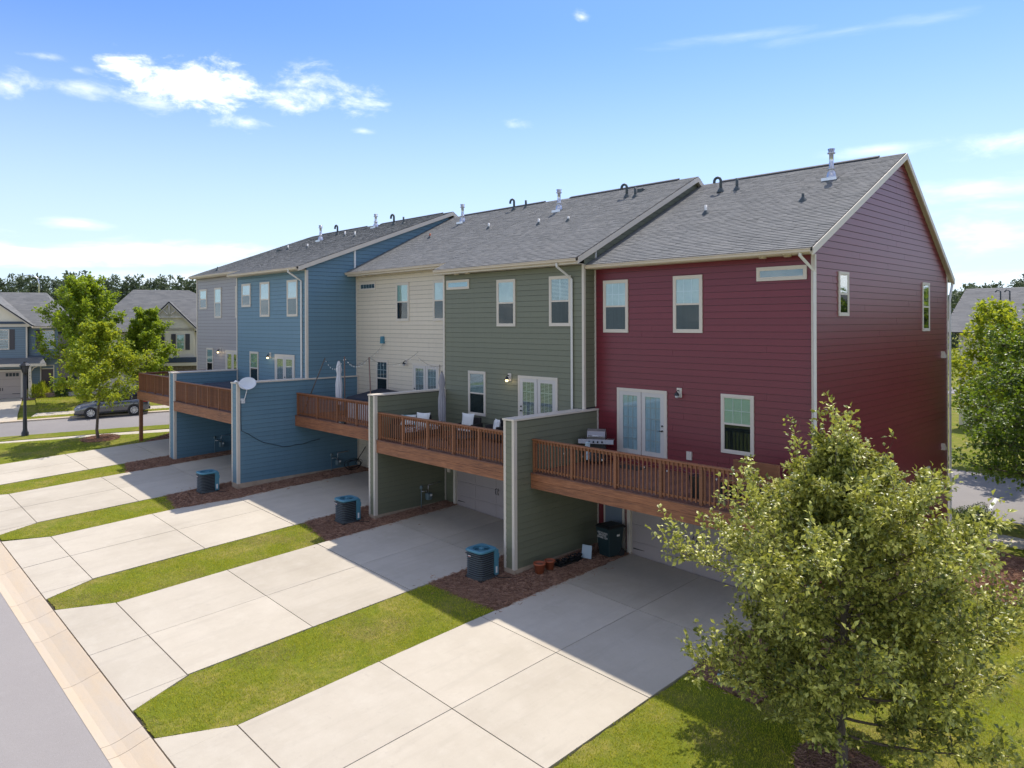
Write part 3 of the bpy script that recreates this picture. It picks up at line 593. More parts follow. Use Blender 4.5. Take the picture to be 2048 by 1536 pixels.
def townhouse(name, label, x0, x1, Yw, zbase, zsoff, Rf, mt, xl_roof, xr_roof, corner_r=True, corner_l=True, eaveover=.45):
    t = thing(name, (x0, Yw, zbase), label, 'townhouse', 'row of joined townhouses')
    ch = MB(); ch.prism([(Yw, zbase), (32., zbase), (32., ztop(Rf, 32.)-.12), (Rf[2], Rf[3]-.12), (Yw, ztop(Rf, Yw)-.16)], x0, x1, 'x'); ch.build('house_frame', CORE, t)
    wallboards(t, mt, (x0, Yw, 0), (1, 0), (0, -1), lambda z: (0, x1-x0), zbase+.05, zsoff, .5)
    # roof deck, shingles, soffit, fascia, gutter
    th = .10; r_ = MB()
    for (ya, za, yb, zb) in ((Rf[0], Rf[1], Rf[2], Rf[3]), (Rf[4], Rf[5], Rf[2], Rf[3])):
        r_.hexa([(xl_roof, ya, za-th), (xr_roof, ya, za-th), (xr_roof, yb, zb-th), (xl_roof, yb, zb-th), (xl_roof, ya, za), (xr_roof, ya, za), (xr_roof, yb, zb), (xl_roof, yb, zb)])
    r_.build('roof', RVENT, t)
    shingles(t, xl_roof, xr_roof, Rf[0]-.03, Rf[1]-.012, Rf[2], Rf[3]+.003)
    shingles(t, xl_roof, xr_roof, Rf[4], Rf[5], Rf[2], Rf[3]+.003, 'rear_shingles')
    B(x0, x1, Rf[0]+.02, Yw+.02, zsoff, zsoff+.02).build('soffit', TRM, t)
    B(xl_roof+.03, xr_roof-.03, Rf[0], Rf[0]+.025, zsoff-.01, Rf[1]-.02).build('fascia', TRM, t)
    gx0, gx1 = xl_roof+.0, xr_roof-.02; yg, zg = Rf[0], Rf[1]-.03
    gm = MB(); prof = [(yg, zg), (yg-.12, zg), (yg-.13, zg-.02), (yg-.11, zg-.05), (yg-.105, zg-.10), (yg-.07, zg-.13), (yg, zg-.13), (yg, zg-.10), (yg-.06, zg-.10), (yg-.09, zg-.04), (yg-.1, zg-.015), (yg-.01, zg-.015)]
    gm.prism(prof, gx0, gx1, 'x'); gm.build('gutter', GUT, t)
    rv = MB(); rv.hexa([(x0+1.0, Rf[2]-.16, Rf[3]-.055), (x1-.7, Rf[2]-.16, Rf[3]-.055), (x1-.7, Rf[2], Rf[3]-.01), (x0+1.0, Rf[2], Rf[3]-.01), (x0+1.0, Rf[2]-.16, Rf[3]-.01), (x1-.7, Rf[2]-.16, Rf[3]-.01), (x1-.7, Rf[2], Rf[3]+.06), (x0+1.0, Rf[2], Rf[3]+.06)]); rv.build('ridge_vent', RVENT, t)
    B(x0, x1, Yw-.012, Yw+.1, zbase-.45, zbase+.05).build('foundation', FND, t)
    return t
def rake(parent, Rf, x, w_=.19, out=.03):
    """rake boards along the gable at x, facing +x"""
    m = MB()
    for (ya, za, yb, zb) in ((Rf[0], Rf[1], Rf[2], Rf[3]), (Rf[2], Rf[3], Rf[4], Rf[5])):
        m.hexa([(x-.02, ya, za-w_-.02), (x+out, ya, za-w_-.02), (x+out, yb, zb-w_-.02), (x-.02, yb, zb-w_-.02), (x-.02, ya, za-.012), (x+out, ya, za-.012), (x+out, yb, zb-.012), (x-.02, yb, zb-.012)])
    m.build('rake_board', TRM, parent)
def rakesoffit(parent, Rf, xw, xr, w_=.12):
    m = MB()
    for (ya, za, yb, zb) in ((Rf[0], Rf[1], Rf[2], Rf[3]), (Rf[2], Rf[3], Rf[4], Rf[5])):
        m.hexa([(xw, ya, za-w_-.03), (xr-.02, ya, za-w_-.03), (xr-.02, yb, zb-w_-.03), (xw, yb, zb-w_-.03), (xw, ya, za-w_), (xr-.02, ya, za-w_), (xr-.02, yb, zb-w_), (xw, yb, zb-w_)])
    m.build('rake_soffit', TRM, parent)

RF_R = (19.5, 9.78, 26.95, 13.50, 32.35, 9.42)
RF_G = (18.85, 9.99, 26.45, 13.77, 32.35, 9.6)
RF_W = (19.55, 10.338, 26.45, 13.77, 32.35, 9.6)
RF_B = (16.82, 10.50, 26.35, 14.08, 32.35, 9.9)
RF_Y = (17.62, 10.80, 26.35, 14.08, 32.35, 9.9)
# red
red = townhouse('townhouse', 'dark red townhouse at the right end of the row with its side wall in view', -16.46, -8.66, 20., .02, 9.62, RF_R, RED, -16.42, -8.50)
wallboards(red, RED, (-8.66, 0, 0), (0, 1), (1, 0), lambda z: (max(20., yfor(RF_R, z+.16)) if z+.16 > RF_R[1] else 20., min(32., yfor(RF_R, z+.16, True)) if z+.16 > ztop(RF_R, 32.) else 32.), .07, 13.3, .85)
rake(red, RF_R, -8.50, .2); rakesoffit(red, RF_R, -8.66, -8.5)
B(-8.74, -8.632, 19.965, 20.06, -.1, 9.62).build('corner_trim', TRM, red); B(-16.47, -16.40, 19.955, 19.985, 4.8, 9.62).build('corner_trim', TRM, red)
B(-8.72, -8.632, 31.93, 32.03, -.3, 9.6).build('corner_trim', TRM, red)
B(-8.67, -8.63, 20.03, 32., -.6, .07).build('foundation', FND, red)
downspout(red, -8.60, 19.92, 9.68, -.1, 19.45, .22)
dm = MB(); dm.tube([(-8.58, 32.42, 9.3), (-8.58, 32.40, 9.15), (-8.58, 32.2, 8.85), (-8.58, 32.09, 8.6), (-8.58, 32.09, -.1), (-8.55, 31.9, -.25)], .045, 4, smooth=False); dm.build('downspout', DSP, red)
gm = MB(); gm.box(-16.4, -8.5, 32.35, 32.47, 9.28, 9.41); gm.build('gutter', GUT, red)
window(red, -16.06, -15.0, 7.41, 9.21, 20., top=BLIND, grid=(3, 2), bot=CURT, slats=False)
window(red, -13.21, -12.15, 7.42, 9.23, 20., top=BLIND, grid=(3, 2), bot=CURT)
window(red, -10.35, -8.86, 8.94, 9.34, 20., style='fixed', top=mat('dusky interior', (.10, .17, .20), .7), tr=.075)
window(red, -11.52, -10.45, 3.80, 5.58, 20., top=BLINDG, grid=(3, 2), bot=CURTD)
french(red, -15.47, -13.46, 3.22, 5.53, 20., behind=CURT)
walllamp(red, -13.0, 5.5, 20., False)
B(-12.72, -12.54, 19.93, 20., 3.42, 3.68).build('outlet_box', TRM, red)
window(red, 21.56, 22.29, 7.92, 9.22, -8.66, 1, 'x', top=ROOMD, bot=ROOMD, tr=.075)
window(red, 29.0, 29.78, 7.4, 9.17, -8.66, 1, 'x', top=ROOMD, bot=ROOMD, tr=.075)
window(red, 28.93, 29.75, .98, 2.42, -8.66, 1, 'x', top=ROOMD, bot=ROOMD, tr=.075)
for zz in (6.48, 2.96):
    v_ = MB(); v_.prism([(31.2, zz-.13), (31.42, zz-.13), (31.42, zz-.05), (31.2, zz+.13)], -8.66, -8.52, 'x'); v_.build('vent_hood', TRM, red)
garage(red, -14.85, -9.97, -.18, 2.15, 20.)
sd = B(-16.05, -15.15, 19.93, 20., -.05, 2.1).build('side_door', TRM, red); B(-15.97, -15.25, 19.915, 19.93, .0, 2.02).build('door_leaf', mat('blue gray door', (.16, .20, .25), .5), sd)
for xx in (-10.05, -9.31): MB().lathe((xx, 19.75, 9.60), [(0, -.03), (.1, -.03), (.12, .02)], 12).build('soffit_vent', GUT, red)
flue(red, (-10.33, 25.23, 12.66), .95); hook(red, (-14.72, 25.55, 12.83), 1.0, -1); stub(red, (-14.03, 25.55, 12.83), .42, PIPE, .055)
stub(red, (-13.98, 23.23, 11.66), .30, PVC); stub(red, (-10.47, 23.33, 11.71), .24, PIPE)
# green
green = townhouse('townhouse', 'olive green townhouse between the cream one and the red one', -24.2, -16.46, 19.4, .12, 9.78, RF_G, GRN, -24.12, -16.26)
wallboards(green, GRN, (-16.46, 0, 0), (0, 1), (1, 0), lambda z: (max(19.4, yfor(RF_G, z+.16)) if z+.16 > RF_G[1] else 19.4, 20. if z < ztop(RF_R, 20.)-.1 else min(max(20., yfor(RF_R, z+.12)), RF_R[2]-.3)), 4.8, 13.6, 0)
bl_ = None
rake(green, RF_G, -16.28, .2); rakesoffit(green, RF_G, -16.46, -16.28)
B(-16.53, -16.435, 19.365, 19.46, 4.4, 9.78).build('corner_trim', TRM, green); B(-24.22, -24.12, 19.355, 19.46, 4.9, 9.78).build('corner_trim', TRM, green)
B(-16.45, -16.40, 19.97, 20.02, 9.76, 10.35).build('corner_trim', WHT, green)
downspout(green, -16.98, 19.4, 9.84, 3.2, 18.8, .22)
window(green, -23.98, -22.53, 9.15, 9.54, 19.4, style='fixed', top=mat('pale blue interior', (.30, .45, .50), .7), tr=.07)
window(green, -20.88, -19.84, 7.62, 9.43, 19.4, top=BLIND, slats='top', bot=ROOMD)
window(green, -18.08, -17.03, 7.63, 9.43, 19.4, top=ROOMD, slats='top', bot=CURTD, grid=(2, 1))
window(green, -22.60, -21.55, 4.04, 5.82, 19.4, top=ROOMD, slats='all', bot=ROOMD)
french(green, -19.70, -17.68, 3.45, 5.77, 19.4, behind=ROOMD, slats=True, handle=2)
walllamp(green, -20.18, 5.66, 19.4, True)
garage(green, -23.30, -18.42, .07, 2.4, 19.4)
B(-23.95, -23.78, 19.33, 19.4, 1.5, 1.75).build('meter_box', TRM, green)
for xx in (-23., -22.3): MB().lathe((xx, 19.1, 9.76), [(0, -.03), (.1, -.03), (.12, .02)], 12).build('soffit_vent', GUT, green)
flue(green, (-22.36, 24.63, 12.86), .9); hook(green, (-18.85, 25.04, 13.07), 1.0); stub(green, (-18.3, 24.89, 13.), .4, PIPE, .055)
B(-18.65, -18.4, 25.5, 25.75, 13.2, 13.45).build('roof_vent', PIPE, green); stub(green, (-22.05, 22.98, 12.04), .26, PVC); stub(green, (-20.27, 22.91, 12.0), .2, PVC)
# cream
cream = townhouse('townhouse', 'cream townhouse between the blue one and the green one', -32.2, -24.2, 20.13, .42, 10.13, RF_W, CRM, -32.18, -24.1)
B(-32.21, -32.11, 20.085, 20.11, 5.0, 10.13).build('corner_trim', TRM, cream)
window(cream, -31.86, -30.42, 9.40, 9.80, 20.13, style='fixed', top=ROOMD, grid=(5, 1), tr=.07)
window(cream, -28.70, -27.66, 7.86, 9.66, 20.13, top=BLINDG, bot=ROOMD)
window(cream, -25.85, -24.82, 7.86, 9.66, 20.13, top=BLIND, bot=CURT)
window(cream, -30.40, -29.38, 4.2, 5.98, 20.13, top=ROOMD, bot=ROOMD, grid=(3, 2))
french(cream, -27.40, -25.40, 3.6, 5.92, 20.13, slats=True, handle=2)
walllamp(cream, -27.88, 5.92, 20.13, False)
v_ = MB(); v_.prism([(-29.92, 6.78), (-29.66, 6.78), (-29.70, 7.12), (-29.88, 7.12)], 20.0, 20.13, 'y'); v_.build('vent_hood', ACT, cream)
garage(cream, -30.55, -26.0, .35, 2.7, 20.13)
for xx in (-31.1, -30.5): MB().lathe((xx, 19.85, 10.11), [(0, -.03), (.1, -.03), (.12, .02)], 12).build('soffit_vent', GUT, cream)
flue(cream, (-29.75, 25.13, 13.12), .9); hook(cream, (-26.60, 25.9, 13.5), 1.0); stub(cream, (-25.85, 26.0, 13.52), .4, PIPE, .055); stub(cream, (-25.78, 23.42, 12.26), .26, PVC); stub(cream, (-30.11, 23.23, 12.17), .24, TER)
# blue
blue = townhouse('townhouse', 'blue townhouse standing forward of the cream one', -40.1, -32.2, 17.34, .58, 10.34, RF_B, BLU, -40.0, -32.02)
wallboards(blue, BLU, (-32.2, 0, 0), (0, 1), (1, 0), lambda z: (max(17.34, yfor(RF_B, z+.16)) if z+.16 > RF_B[1] else 17.34, 20.13 if z < ztop(RF_W, 20.13)-.1 else min(max(20.13, yfor(RF_W, z+.1)), RF_W[2]-.2)), 4.9, 13.95, 0)
rake(blue, RF_B, -32.04, .2); rakesoffit(blue, RF_B, -32.2, -32.04)
B(-32.29, -32.17, 17.30, 17.42, 5.0, 10.34).build('corner_trim', TRM, blue); B(-40.12, -40.02, 17.30, 17.4, 5.2, 10.34).build('corner_trim', TRM, blue)
B(-32.19, -32.14, 19.97, 20.06, 10.45, 11.55).build('corner_trim', WHT, blue)
downspout(blue, -32.60, 17.34, 10.38, 5.0, 16.75, .3)
window(blue, -39.42, -38.30, 8.68, 9.95, 17.34, top=BLIND, bot=ROOMD)
window(blue, -37.16, -36.06, 8.12, 9.95, 17.34, top=BLIND, bot=ROOMD)
window(blue, -34.13, -33.04, 8.11, 9.93, 17.34, top=BLIND, slats='top', bot=CURTD)
window(blue, -38.42, -37.38, 4.5, 6.26, 17.34, top=BLINDG, bot=ROOMD, grid=(2, 3))
french(blue, -35.45, -33.36, 3.9, 6.2, 17.34, slats=True, handle=0)
walllamp(blue, -36.0, 6.1, 17.34, True)
flue(blue, (-38.25, 25.3, 13.7), .75); hook(blue, (-35.95, 25.05, 13.6), 1.1); stub(blue, (-34.59, 24.77, 13.5), .4, PIPE, .055); stub(blue, (-36.79, 22.91, 12.8), .3, PVC); stub(blue, (-39.22, 23.72, 13.1), .3, PVC)
# gray
gray = townhouse('townhouse', 'pale gray townhouse at the far left end of the row', -47.8, -40.1, 18.05, .75, 10.62, RF_Y, GRY, -47.82, -40.0)
B(-47.83, -47.72, 18.01, 18.1, .6, 10.62).build('corner_trim', TRM, gray)
rake(gray, RF_Y, -47.83, .2)
window(gray, -47.30, -46.15, 8.70, 9.95, 18.05, top=BLINDG, bot=ROOMD); window(gray, -44.95, -43.92, 8.12, 9.97, 18.05, top=BLINDG, bot=ROOMD)
window(gray, -41.9, -40.9, 8.12, 9.97, 18.05, top=BLIND, bot=ROOMD); window(gray, -46.2, -45.2, 4.45, 6.27, 18.05, top=BLINDG, bot=ROOMD)
french(gray, -43.3, -41.3, 3.9, 6.2, 18.05, handle=0); walllamp(gray, -44.1, 6.15, 18.05, True)
flue(gray, (-41.86, 23.54, 13.05), .9); hook(gray, (-42.05, 24.87, 13.55), 1.1); stub(gray, (-39.95, 21.6, 12.3), .24, PVC); stub(gray, (-43.31, 22.05, 12.5), .24, PVC); B(-44.6, -44.3, 21.9, 22.2, 12.38, 12.55).build('roof_vent', PIPE, gray); stub(gray, (-45.16, 18.3, 11.08), .22, PIPE)

# privacy walls between the decks
def wing(label, xl, xr, y0, y1, zb, zt, mt, found=.22):
    t = thing('privacy_wall', (xr, y0, zb), label, 'wall', 'privacy walls between the decks')
    B(xl+.02, xr-.02, y0+.02, y1, zb-.1, zt-.06).build('wall_frame', CORE, t)
    wallboards(t, mt, (xr-.02, 0, 0), (0, 1), (1, 0), lambda z: (y0+.13, y1-.02), zb, zt-.06, .0)
    wallboards(t, mt, (xl+.02, 0, 0), (0, 1), (-1, 0), lambda z: (y0+.13, y1-.02), zb, zt-.06, .0)
    wallboards(t, mt, (xl, y0+.02, 0), (1, 0), (0, -1), lambda z: (.1, xr-xl-.1), zb, zt-.06, .0)
    for a, b in ((xl-.004, xl+.1), (xr-.1, xr+.004)): B(a, b, y0-.004, y0+.13, zb-.02, zt-.05).build('corner_trim', TRM, t)
    B(xr-.03, xr+.004, y1-.07, y1-.001, zb, zt-.05).build('corner_trim', TRM, t)
    cp = B(xl-.03, xr+.03, y0-.035, y1-.005, zt-.055, zt).build('cap', TRM, t)
    fd = MB(); fd.hexa([(xl+.0, y0, g(xr, y0)-.2), (xr, y0, g(xr, y0)-.2), (xr, y1, g(xr, y1)-.2), (xl, y1, g(xr, y1)-.2), (xl, y0, zb), (xr, y0, zb), (xr, y1, zb), (xl, y1, zb)]); fd.build('foundation', FND, t)
    return t
wing('green siding privacy wall nearest the camera, left of the red deck', -16.77, -16.30, 15.83, 19.97, .05, 4.74, GRN)
wing('green siding privacy wall behind the corner of the cream deck', -24.48, -24.06, 15.83, 19.37, .30, 4.98, GRN)
wing('long blue siding privacy wall carrying the satellite dish', -32.62, -32.01, 13.83, 20.1, .60, 5.12, BLU)
wing('shorter blue siding privacy wall at the far left between two decks', -40.66, -39.98, 13.88, 17.32, .62, 5.21, BLU)

# decks
def deck(label, x0, x1, yf, yw, zf, posts, first=True, beam=.5, end_left=False, post_leg=None):
    t = thing('deck', (x0, yf, zf), label, 'deck', 'raised wooden decks'); o = Vector((x0, yf, zf))
    W = .14; n = int((x1-x0)/(W+.006)); me = None
    for i in range(n):
        a = x0+i*(W+.006)
        if me is None: ob = B(a, a+W, yf-.02, yw-.03, zf-.028, zf).build('deck_board', WOODD, t, .003); me = ob.data; a_ = a
        else: ob = bpy.data.objects.new('deck_board', me); link(ob, t); ob.location = (a-a_, 0, random.uniform(-.0015, .0015))
    for k, (za, zb, d) in enumerate(((-.03-.0, -beam*.5, .0), (-beam*.5-.004, -beam, -.015))):
        B(x0, x1, yf+.0+d*0, yf+.04, zf+zb, zf+za).build('rim_board', WOODX, t, .004)
    B(x0, x1, yf+.06, yf+.10, zf-beam+.03, zf-.03).build('beam', WOODX, t)
    jm = MB(); x = x0+.1
    while x < x1: jm.box(x, x+.04, yf+.1, yw-.05, zf-.27, zf-.03); x += .41
    jm.build('joists', WOOD, t)
    # railing
    yr = yf+.13; hr = 1.06; pw = .045; zb0 = zf+.11
    pme = None
    for px in posts:
        px = min(max(px, x0+pw), x1-pw)
        if pme is None: ob = B(px-pw, px+pw, yr-pw, yr+pw, zf-.0, zf+hr-.04).build('post', WOOD, t, .004); pme = ob.data; p0 = px
        else: ob = bpy.data.objects.new('post', pme); link(ob, t); ob.location = (px-p0, 0, 0)
    B(x0, x1, yr-.075, yr+.075, zf+hr-.04, zf+hr).build('rail_cap', WOOD, t, .004)
    for a, b in zip(posts[:-1], posts[1:]):
        B(a+pw, b-pw, yr-.02, yr+.02, zf+hr-.13, zf+hr-.045).build('rail', WOOD, t); B(a+pw, b-pw, yr-.02, yr+.02, zb0-.03, zb0+.03).build('rail', WOOD, t)
        nb = max(1, round((b-a-.1)/.128)-1)
        for k in range(1, nb+1):
            x = a+(b-a)*k/(nb+1)
            key = ('bal', t.name)
            if key not in BM: ob = B(x-.017, x+.017, yr-.055, yr-.021, zb0-.06, zf+hr-.05).build('baluster', WOOD, t); BM[key] = (ob.data, x)
            else: ob = bpy.data.objects.new('baluster', BM[key][0]); link(ob, t); ob.location = (x-BM[key][1], 0, 0)
    if end_left:
        B(x0, x0+.04, yf+.04, yw-.03, zf-beam, zf-.03).build('rim_board', WOODX, t)
        B(x0-.02, x0+.13, yr, yw, zf+hr-.04, zf+hr+.001).build('rail_cap', WOOD, t)
        y = yr+.128
        bl = None
        while y < yw-.1:
            if bl is None: ob = B(x0+.04, x0+.074, y-.017, y+.017, zb0-.06, zf+hr-.05).build('baluster', WOOD, t); bl = ob.data; yb = y
            else: ob = bpy.data.objects.new('baluster', bl); link(ob, t); ob.location = (0, y-yb, 0)
            y += .128
        B(x0+.035, x0+.075, yr, yw, zf+hr-.13, zf+hr-.045).build('rail', WOOD, t)
    if post_leg: B(post_leg[0]-.09, post_leg[0]+.09, post_leg[1]-.09, post_leg[1]+.09, g(*post_leg)-.1, zf-beam).build('support_post', WOOD, t, .008)
    return t
def evenposts(a, b, n): return [a+(b-a)*i/n for i in range(n+1)]
deck('deck of the red townhouse, a grill standing on its left end', -16.29, -8.66, 16.56, 20., 2.99, [-16.24, -14.65, -13.0, -11.45, -10.2, -8.75])
deck('deck of the green townhouse with sofa and white cushions', -24.05, -16.78, 15.90, 19.4, 3.23, [-24.0, -22.45, -20.95, -19.5, -18.15, -16.85])
deck('deck of the cream townhouse with string light poles', -32.0, -24.5, 16.62, 20.13, 3.42, [-31.95, -30.1, -28.4, -26.8, -25.4, -24.6])
deck('deck of the blue townhouse with a dark cover on it', -39.97, -32.65, 13.86, 17.34, 3.70, [-39.9, -38.5, -37.1, -35.7, -34.4, -32.7])
deck('deck of the gray townhouse standing on a tall brown post at the far left', -46.5, -40.7, 14.05, 18.05, 3.82, [-46.45, -45.1, -43.8, -42.5, -41.5, -40.75], end_left=True, post_leg=(-46.3, 14.2))
#APPEND
# ------------------------------------------------------------------ condensers
def condenser(loc, label, rz):
    t = thing('air_conditioner', loc, label, 'air conditioner', 'condenser units beside the driveways', rz, True); s_ = .37; h = .86
    B(-.36, .36, -.36, .36, -.12, .02).build('pad', DARK, t)
    m = MB(); m.lathe((0, 0, 0), [(s_-.035, .05), (s_-.035, h-.05)], 32, squash=5); m.build('coil', ACB, t)
    z = .07
    me = None
    while z < h-.08:
        if me is None:
            m = MB(); m.lathe((0, 0, z), [(s_-.03, .0), (s_, .004), (s_+.003, .016), (s_-.03, .03)], 32, squash=5); ob = m.build('louvre', ACS, t); me = ob.data; z0 = z
        else: ob = bpy.data.objects.new('louvre', me); link(ob, t); ob.location = (0, 0, z-z0)
        z += .066
    m = MB(); m.lathe((0, 0, 0), [(s_+.01, .0), (s_+.01, .06)], 32, squash=5); m.build('base_pan', ACS, t)
    for cx, cy in ((-1, -1), (1, -1), (1, 1), (-1, 1)): pass
    B(s_-.10, s_+.012, s_-.16, s_+.012, .05, h-.03).build('service_panel', ACT, t, .01)
    B(s_+.012, s_+.016, s_-.12, s_-.05, .12, .32).build('data_label', WHT, t); B(s_-.07, s_+.02, s_+.0, s_+.03, h-.3, h-.15).build('label_plate', ACT, t)
    m = MB(); m.lathe((0, 0, 0), [(s_+.012, h-.06), (s_+.022, h-.05), (s_+.022, h-.005), (s_-.01, h+.02)], 40, squash=5.5); n = 40
    top = []
    for k in range(n):
        a = 2*math.pi*k/n; cx, cy = math.cos(a), math.sin(a); q = (abs(cx)**5.5+abs(cy)**5.5)**(-1/5.5); top.append(((s_-.01)*cx*q, (s_-.01)*cy*q, h+.02))
    ins = [(.275*math.cos(2*math.pi*k/n), .275*math.sin(2*math.pi*k/n), h+.012) for k in range(n)]; low = [(x*.97, y*.97, h-.07) for x, y, z_ in ins]
    m.add(top+ins+low, [(k, (k+1) % n, (k+1) % n+n, k+n) for k in range(n)]+[(k+n, (k+1) % n+n, (k+1) % n+2*n, k+2*n) for k in range(n)], False); m.build('top_cover', ACT, t)
    m = MB()
    for r in (.09, .13, .17, .21, .25): m.tube([(r*math.cos(a), r*math.sin(a), h+.002+.012*(1-r/.27)) for a in np.linspace(0, 2*math.pi, 25)], .0035, 4)
    for k in range(8): a = math.pi*k/4; m.tube([(.06*math.cos(a), .06*math.sin(a), h+.012), (.275*math.cos(a), .275*math.sin(a), h+.0)], .004, 4)
    m.build('fan_guard', ACT, t)
    m = MB(); m.lathe((0, 0, 0), [(.0, h+.02), (.07, h+.015), (.085, h-.01), (.085, h-.05)], 16); m.build('fan_hub', ACT, t)
    m = MB()
    for k in range(3):
        a = 2*math.pi*k/3; m.add([(.08*math.cos(a), .08*math.sin(a), h-.07), (.25*math.cos(a-.3), .25*math.sin(a-.3), h-.10), (.26*math.cos(a+.35), .26*math.sin(a+.35), h-.05), (.08*math.cos(a+.5), .08*math.sin(a+.5), h-.05)], [(0, 1, 2, 3)])
    m.build('fan_blade', ACB, t); B(-.36, .36, -.36, .36, h-.14, h-.13).build('fan_deck', ACB, t)
    B(-.2, -.09, -s_-.006, -s_+.0, h-.21, h-.165).build('badge', WHT, t); B(-.2, -.09, -s_-.008, -s_-.002, h-.21, h-.19).build('badge', TER, t)
    m = MB(); m.tube([(s_, .1, .15), (s_+.2, .16, .05), (s_+.45, .5, .03)], .014, 5); m.build('refrigerant_line', DARK, t)
    return t
condenser((-16.97, 15.05, g(-16.97, 15.05)+.1), 'condenser unit nearest the camera beside the red driveway', R(2))
condenser((-24.66, 14.95, g(-24.66, 14.95)+.1), 'condenser unit beside the green townhouse driveway', R(-2))
condenser((-32.70, 12.75, g(-32.7, 12.75)+.1), 'farthest condenser unit below the satellite dish wall', R(1))

# ------------------------------------------------------------------ things by the red garage
t = thing('wheelie_bin', (-15.2, 19.2, g(-15.2, 19.2)+.08), 'dark green wheelie bin with white lettering beside the red garage door', 'bin', rz=R(-6), local=True)
m = MB(); m.hexa([(-.24, -.27, .06), (.24, -.27, .06), (.24, .27, .06), (-.24, .27, .06), (-.31, -.36, 1.0), (.31, -.36, 1.0), (.31, .36, 1.0), (-.31, .36, 1.0)]); m.build('bin_body', BIN, t, .03)
m = MB(); m.hexa([(-.33, -.39, 1.0), (.33, -.39, 1.0), (.33, .40, 1.0), (-.33, .40, 1.0), (-.28, -.32, 1.09), (.28, -.32, 1.09), (.30, .38, 1.06), (-.30, .38, 1.06)]); m.build('bin_lid', BINL, t, .02)
B(-.3, .3, .38, .44, .95, 1.0).build('handle', BINL, t)
for sx in (-1, 1): MB().tube([(sx*.2, .3, .13), (sx*.27, .3, .13)], .13, 16).build('wheel', RUB, t)
def text(s_, size, parent, loc, rot, mt, name='lettering'):
    cu = bpy.data.curves.new(name, 'FONT'); cu.body = s_; cu.size = size; cu.align_x = 'CENTER'; cu.align_y = 'CENTER'; cu.extrude = .001; cu.space_line = .85
    ob = bpy.data.objects.new(name, cu); me = bpy.data.meshes.new_from_object(ob); o2 = bpy.data.objects.new(name, me); bpy.data.objects.remove(ob)
    me.materials.clear(); me.materials.append(mt); link(o2, parent); o2.location = loc; o2.rotation_euler = rot; return o2
text('A & D\nRECYCLING\nSERVICES\n704 800-1234', .085, t, (0, -.352, .80), (R(90-5), 0, 0), WHT)
B(.30, .315, .02, .14, .72, .78).build('data_label', WHT, t)
def pot(x, y, r, h, label):
    t = thing('flower_pot', (x, y, g(x, y)+.085), label, 'flower pot', 'terracotta coloured pots by the green wall', local=True)
    MB().lathe((0, 0, 0), [(0, 0), (r*.68, 0), (r*.93, h*.84), (r*1.04, h*.85), (r*1.06, h), (r*.97, h), (r*.9, h*.8), (0, h*.78)], 24).build('pot_body', TER, t)
    MB().lathe((0, 0, 0), [(0, h*.83), (r*.5, h*.84), (r*.89, h*.8)], 16).build('potting_soil', MUL, t)
pot(-15.86, 16.5, .19, .33, 'larger empty terracotta pot in front, beside the foundation'); pot(-15.84, 16.95, .165, .3, 'smaller terracotta pot just behind the larger one')
t = thing('garden_edging', (-15.8, 17.8, g(-15.8, 17.8)+.09), 'heap of black plastic edging lying behind the terracotta pots', 'garden edging', local=True); m = MB()
for k in range(9):
    ph = random.uniform(0, 6); rr_ = random.uniform(.10, .17); m.tube([(rr_*math.cos(a+ph)+random.uniform(-.01, .01), -.55+k*.135+.35*(a/9)+.05*math.sin(a*3), .07+rr_*.75*math.sin(a+ph)*.6+.05) for a in np.linspace(0, 6.3, 16)], .02, 4)
m.build('coil', BINL, t); B(-.16, .16, -.55, .55, 0, .06).build('edging_tray', BINL, t)
t = thing('plastic_panel', (-15.62, 18.5, g(-15.62, 18.5)+.085), 'white plastic panel leaning beside the wheelie bin', 'plastic panel', rz=R(12), local=True)
MB().hexa([(-.18, -.05, 0), (.18, -.05, 0), (.18, .0, 0), (-.18, .0, 0), (-.19, .05, .42), (.17, .05, .42), (.17, .08, .42), (-.19, .08, .42)]).build('panel_sheet', mat('pale plastic', (.42, .50, .55), .5), t, .01)
t = thing('utility_box', (-8.5, 15.0, g(-8.5, 15)+.05), 'low pale green utility box in the grass at the foot of the hedge tree', 'utility box', rz=R(20), local=True)
MB().hexa([(-.24, -.17, 0), (.24, -.17, 0), (.24, .17, 0), (-.24, .17, 0), (-.2, -.13, .2), (.2, -.13, .2), (.2, .13, .2), (-.2, .13, .2)]).build('box_body', UBOX, t, .02); B(-.22, .22, -.15, .15, .2, .235).build('box_lid', mat('pale teal plastic', (.27, .40, .38), .5), t, .015)
# gas meters on the privacy walls
def gas(x, y, z, label):
    t = thing('gas_meter', (x, y, z), label, 'gas meter', 'gas meters on the privacy walls', local=True)
    m = MB(); m.box(.08, .30, -.12, .12, .22, .5); m.build('meter_body', MTR, t, .05); m = MB(); m.tube([(.16, -.35, -.2), (.16, -.35, .75)], .022, 6); m.lathe((.16, -.35, .72), [(0, .14), (.07, .1), (.07, 0), (0, -.03)], 10); m.build('riser', MTR, t)
    m = MB(); m.tube([(.16, 0, .5), (.16, 0, .82), (.16, .6, .85)], .02, 6); m.tube([(.16, -.35, .6), (.16, -.1, .6), (.16, -.05, .5)], .018, 6); m.build('gas_pipe', STEEL, t); B(.3, .31, .0, .09, .38, .46).build('dial', WHT, t)
gas(-24.06, 18.3, .3, 'teal gas meter under the green deck'); gas(-32.0, 18.8, .55, 'gas meter with tangled hoses under the cream deck'); gas(-39.97, 16.3, .8, 'dim gas meter under the blue deck')
t = thing('garden_hose', (-31.6, 19.2, .5), 'dark hoses tangled around the gas meter below the cream deck', 'hose', local=True); m = MB()
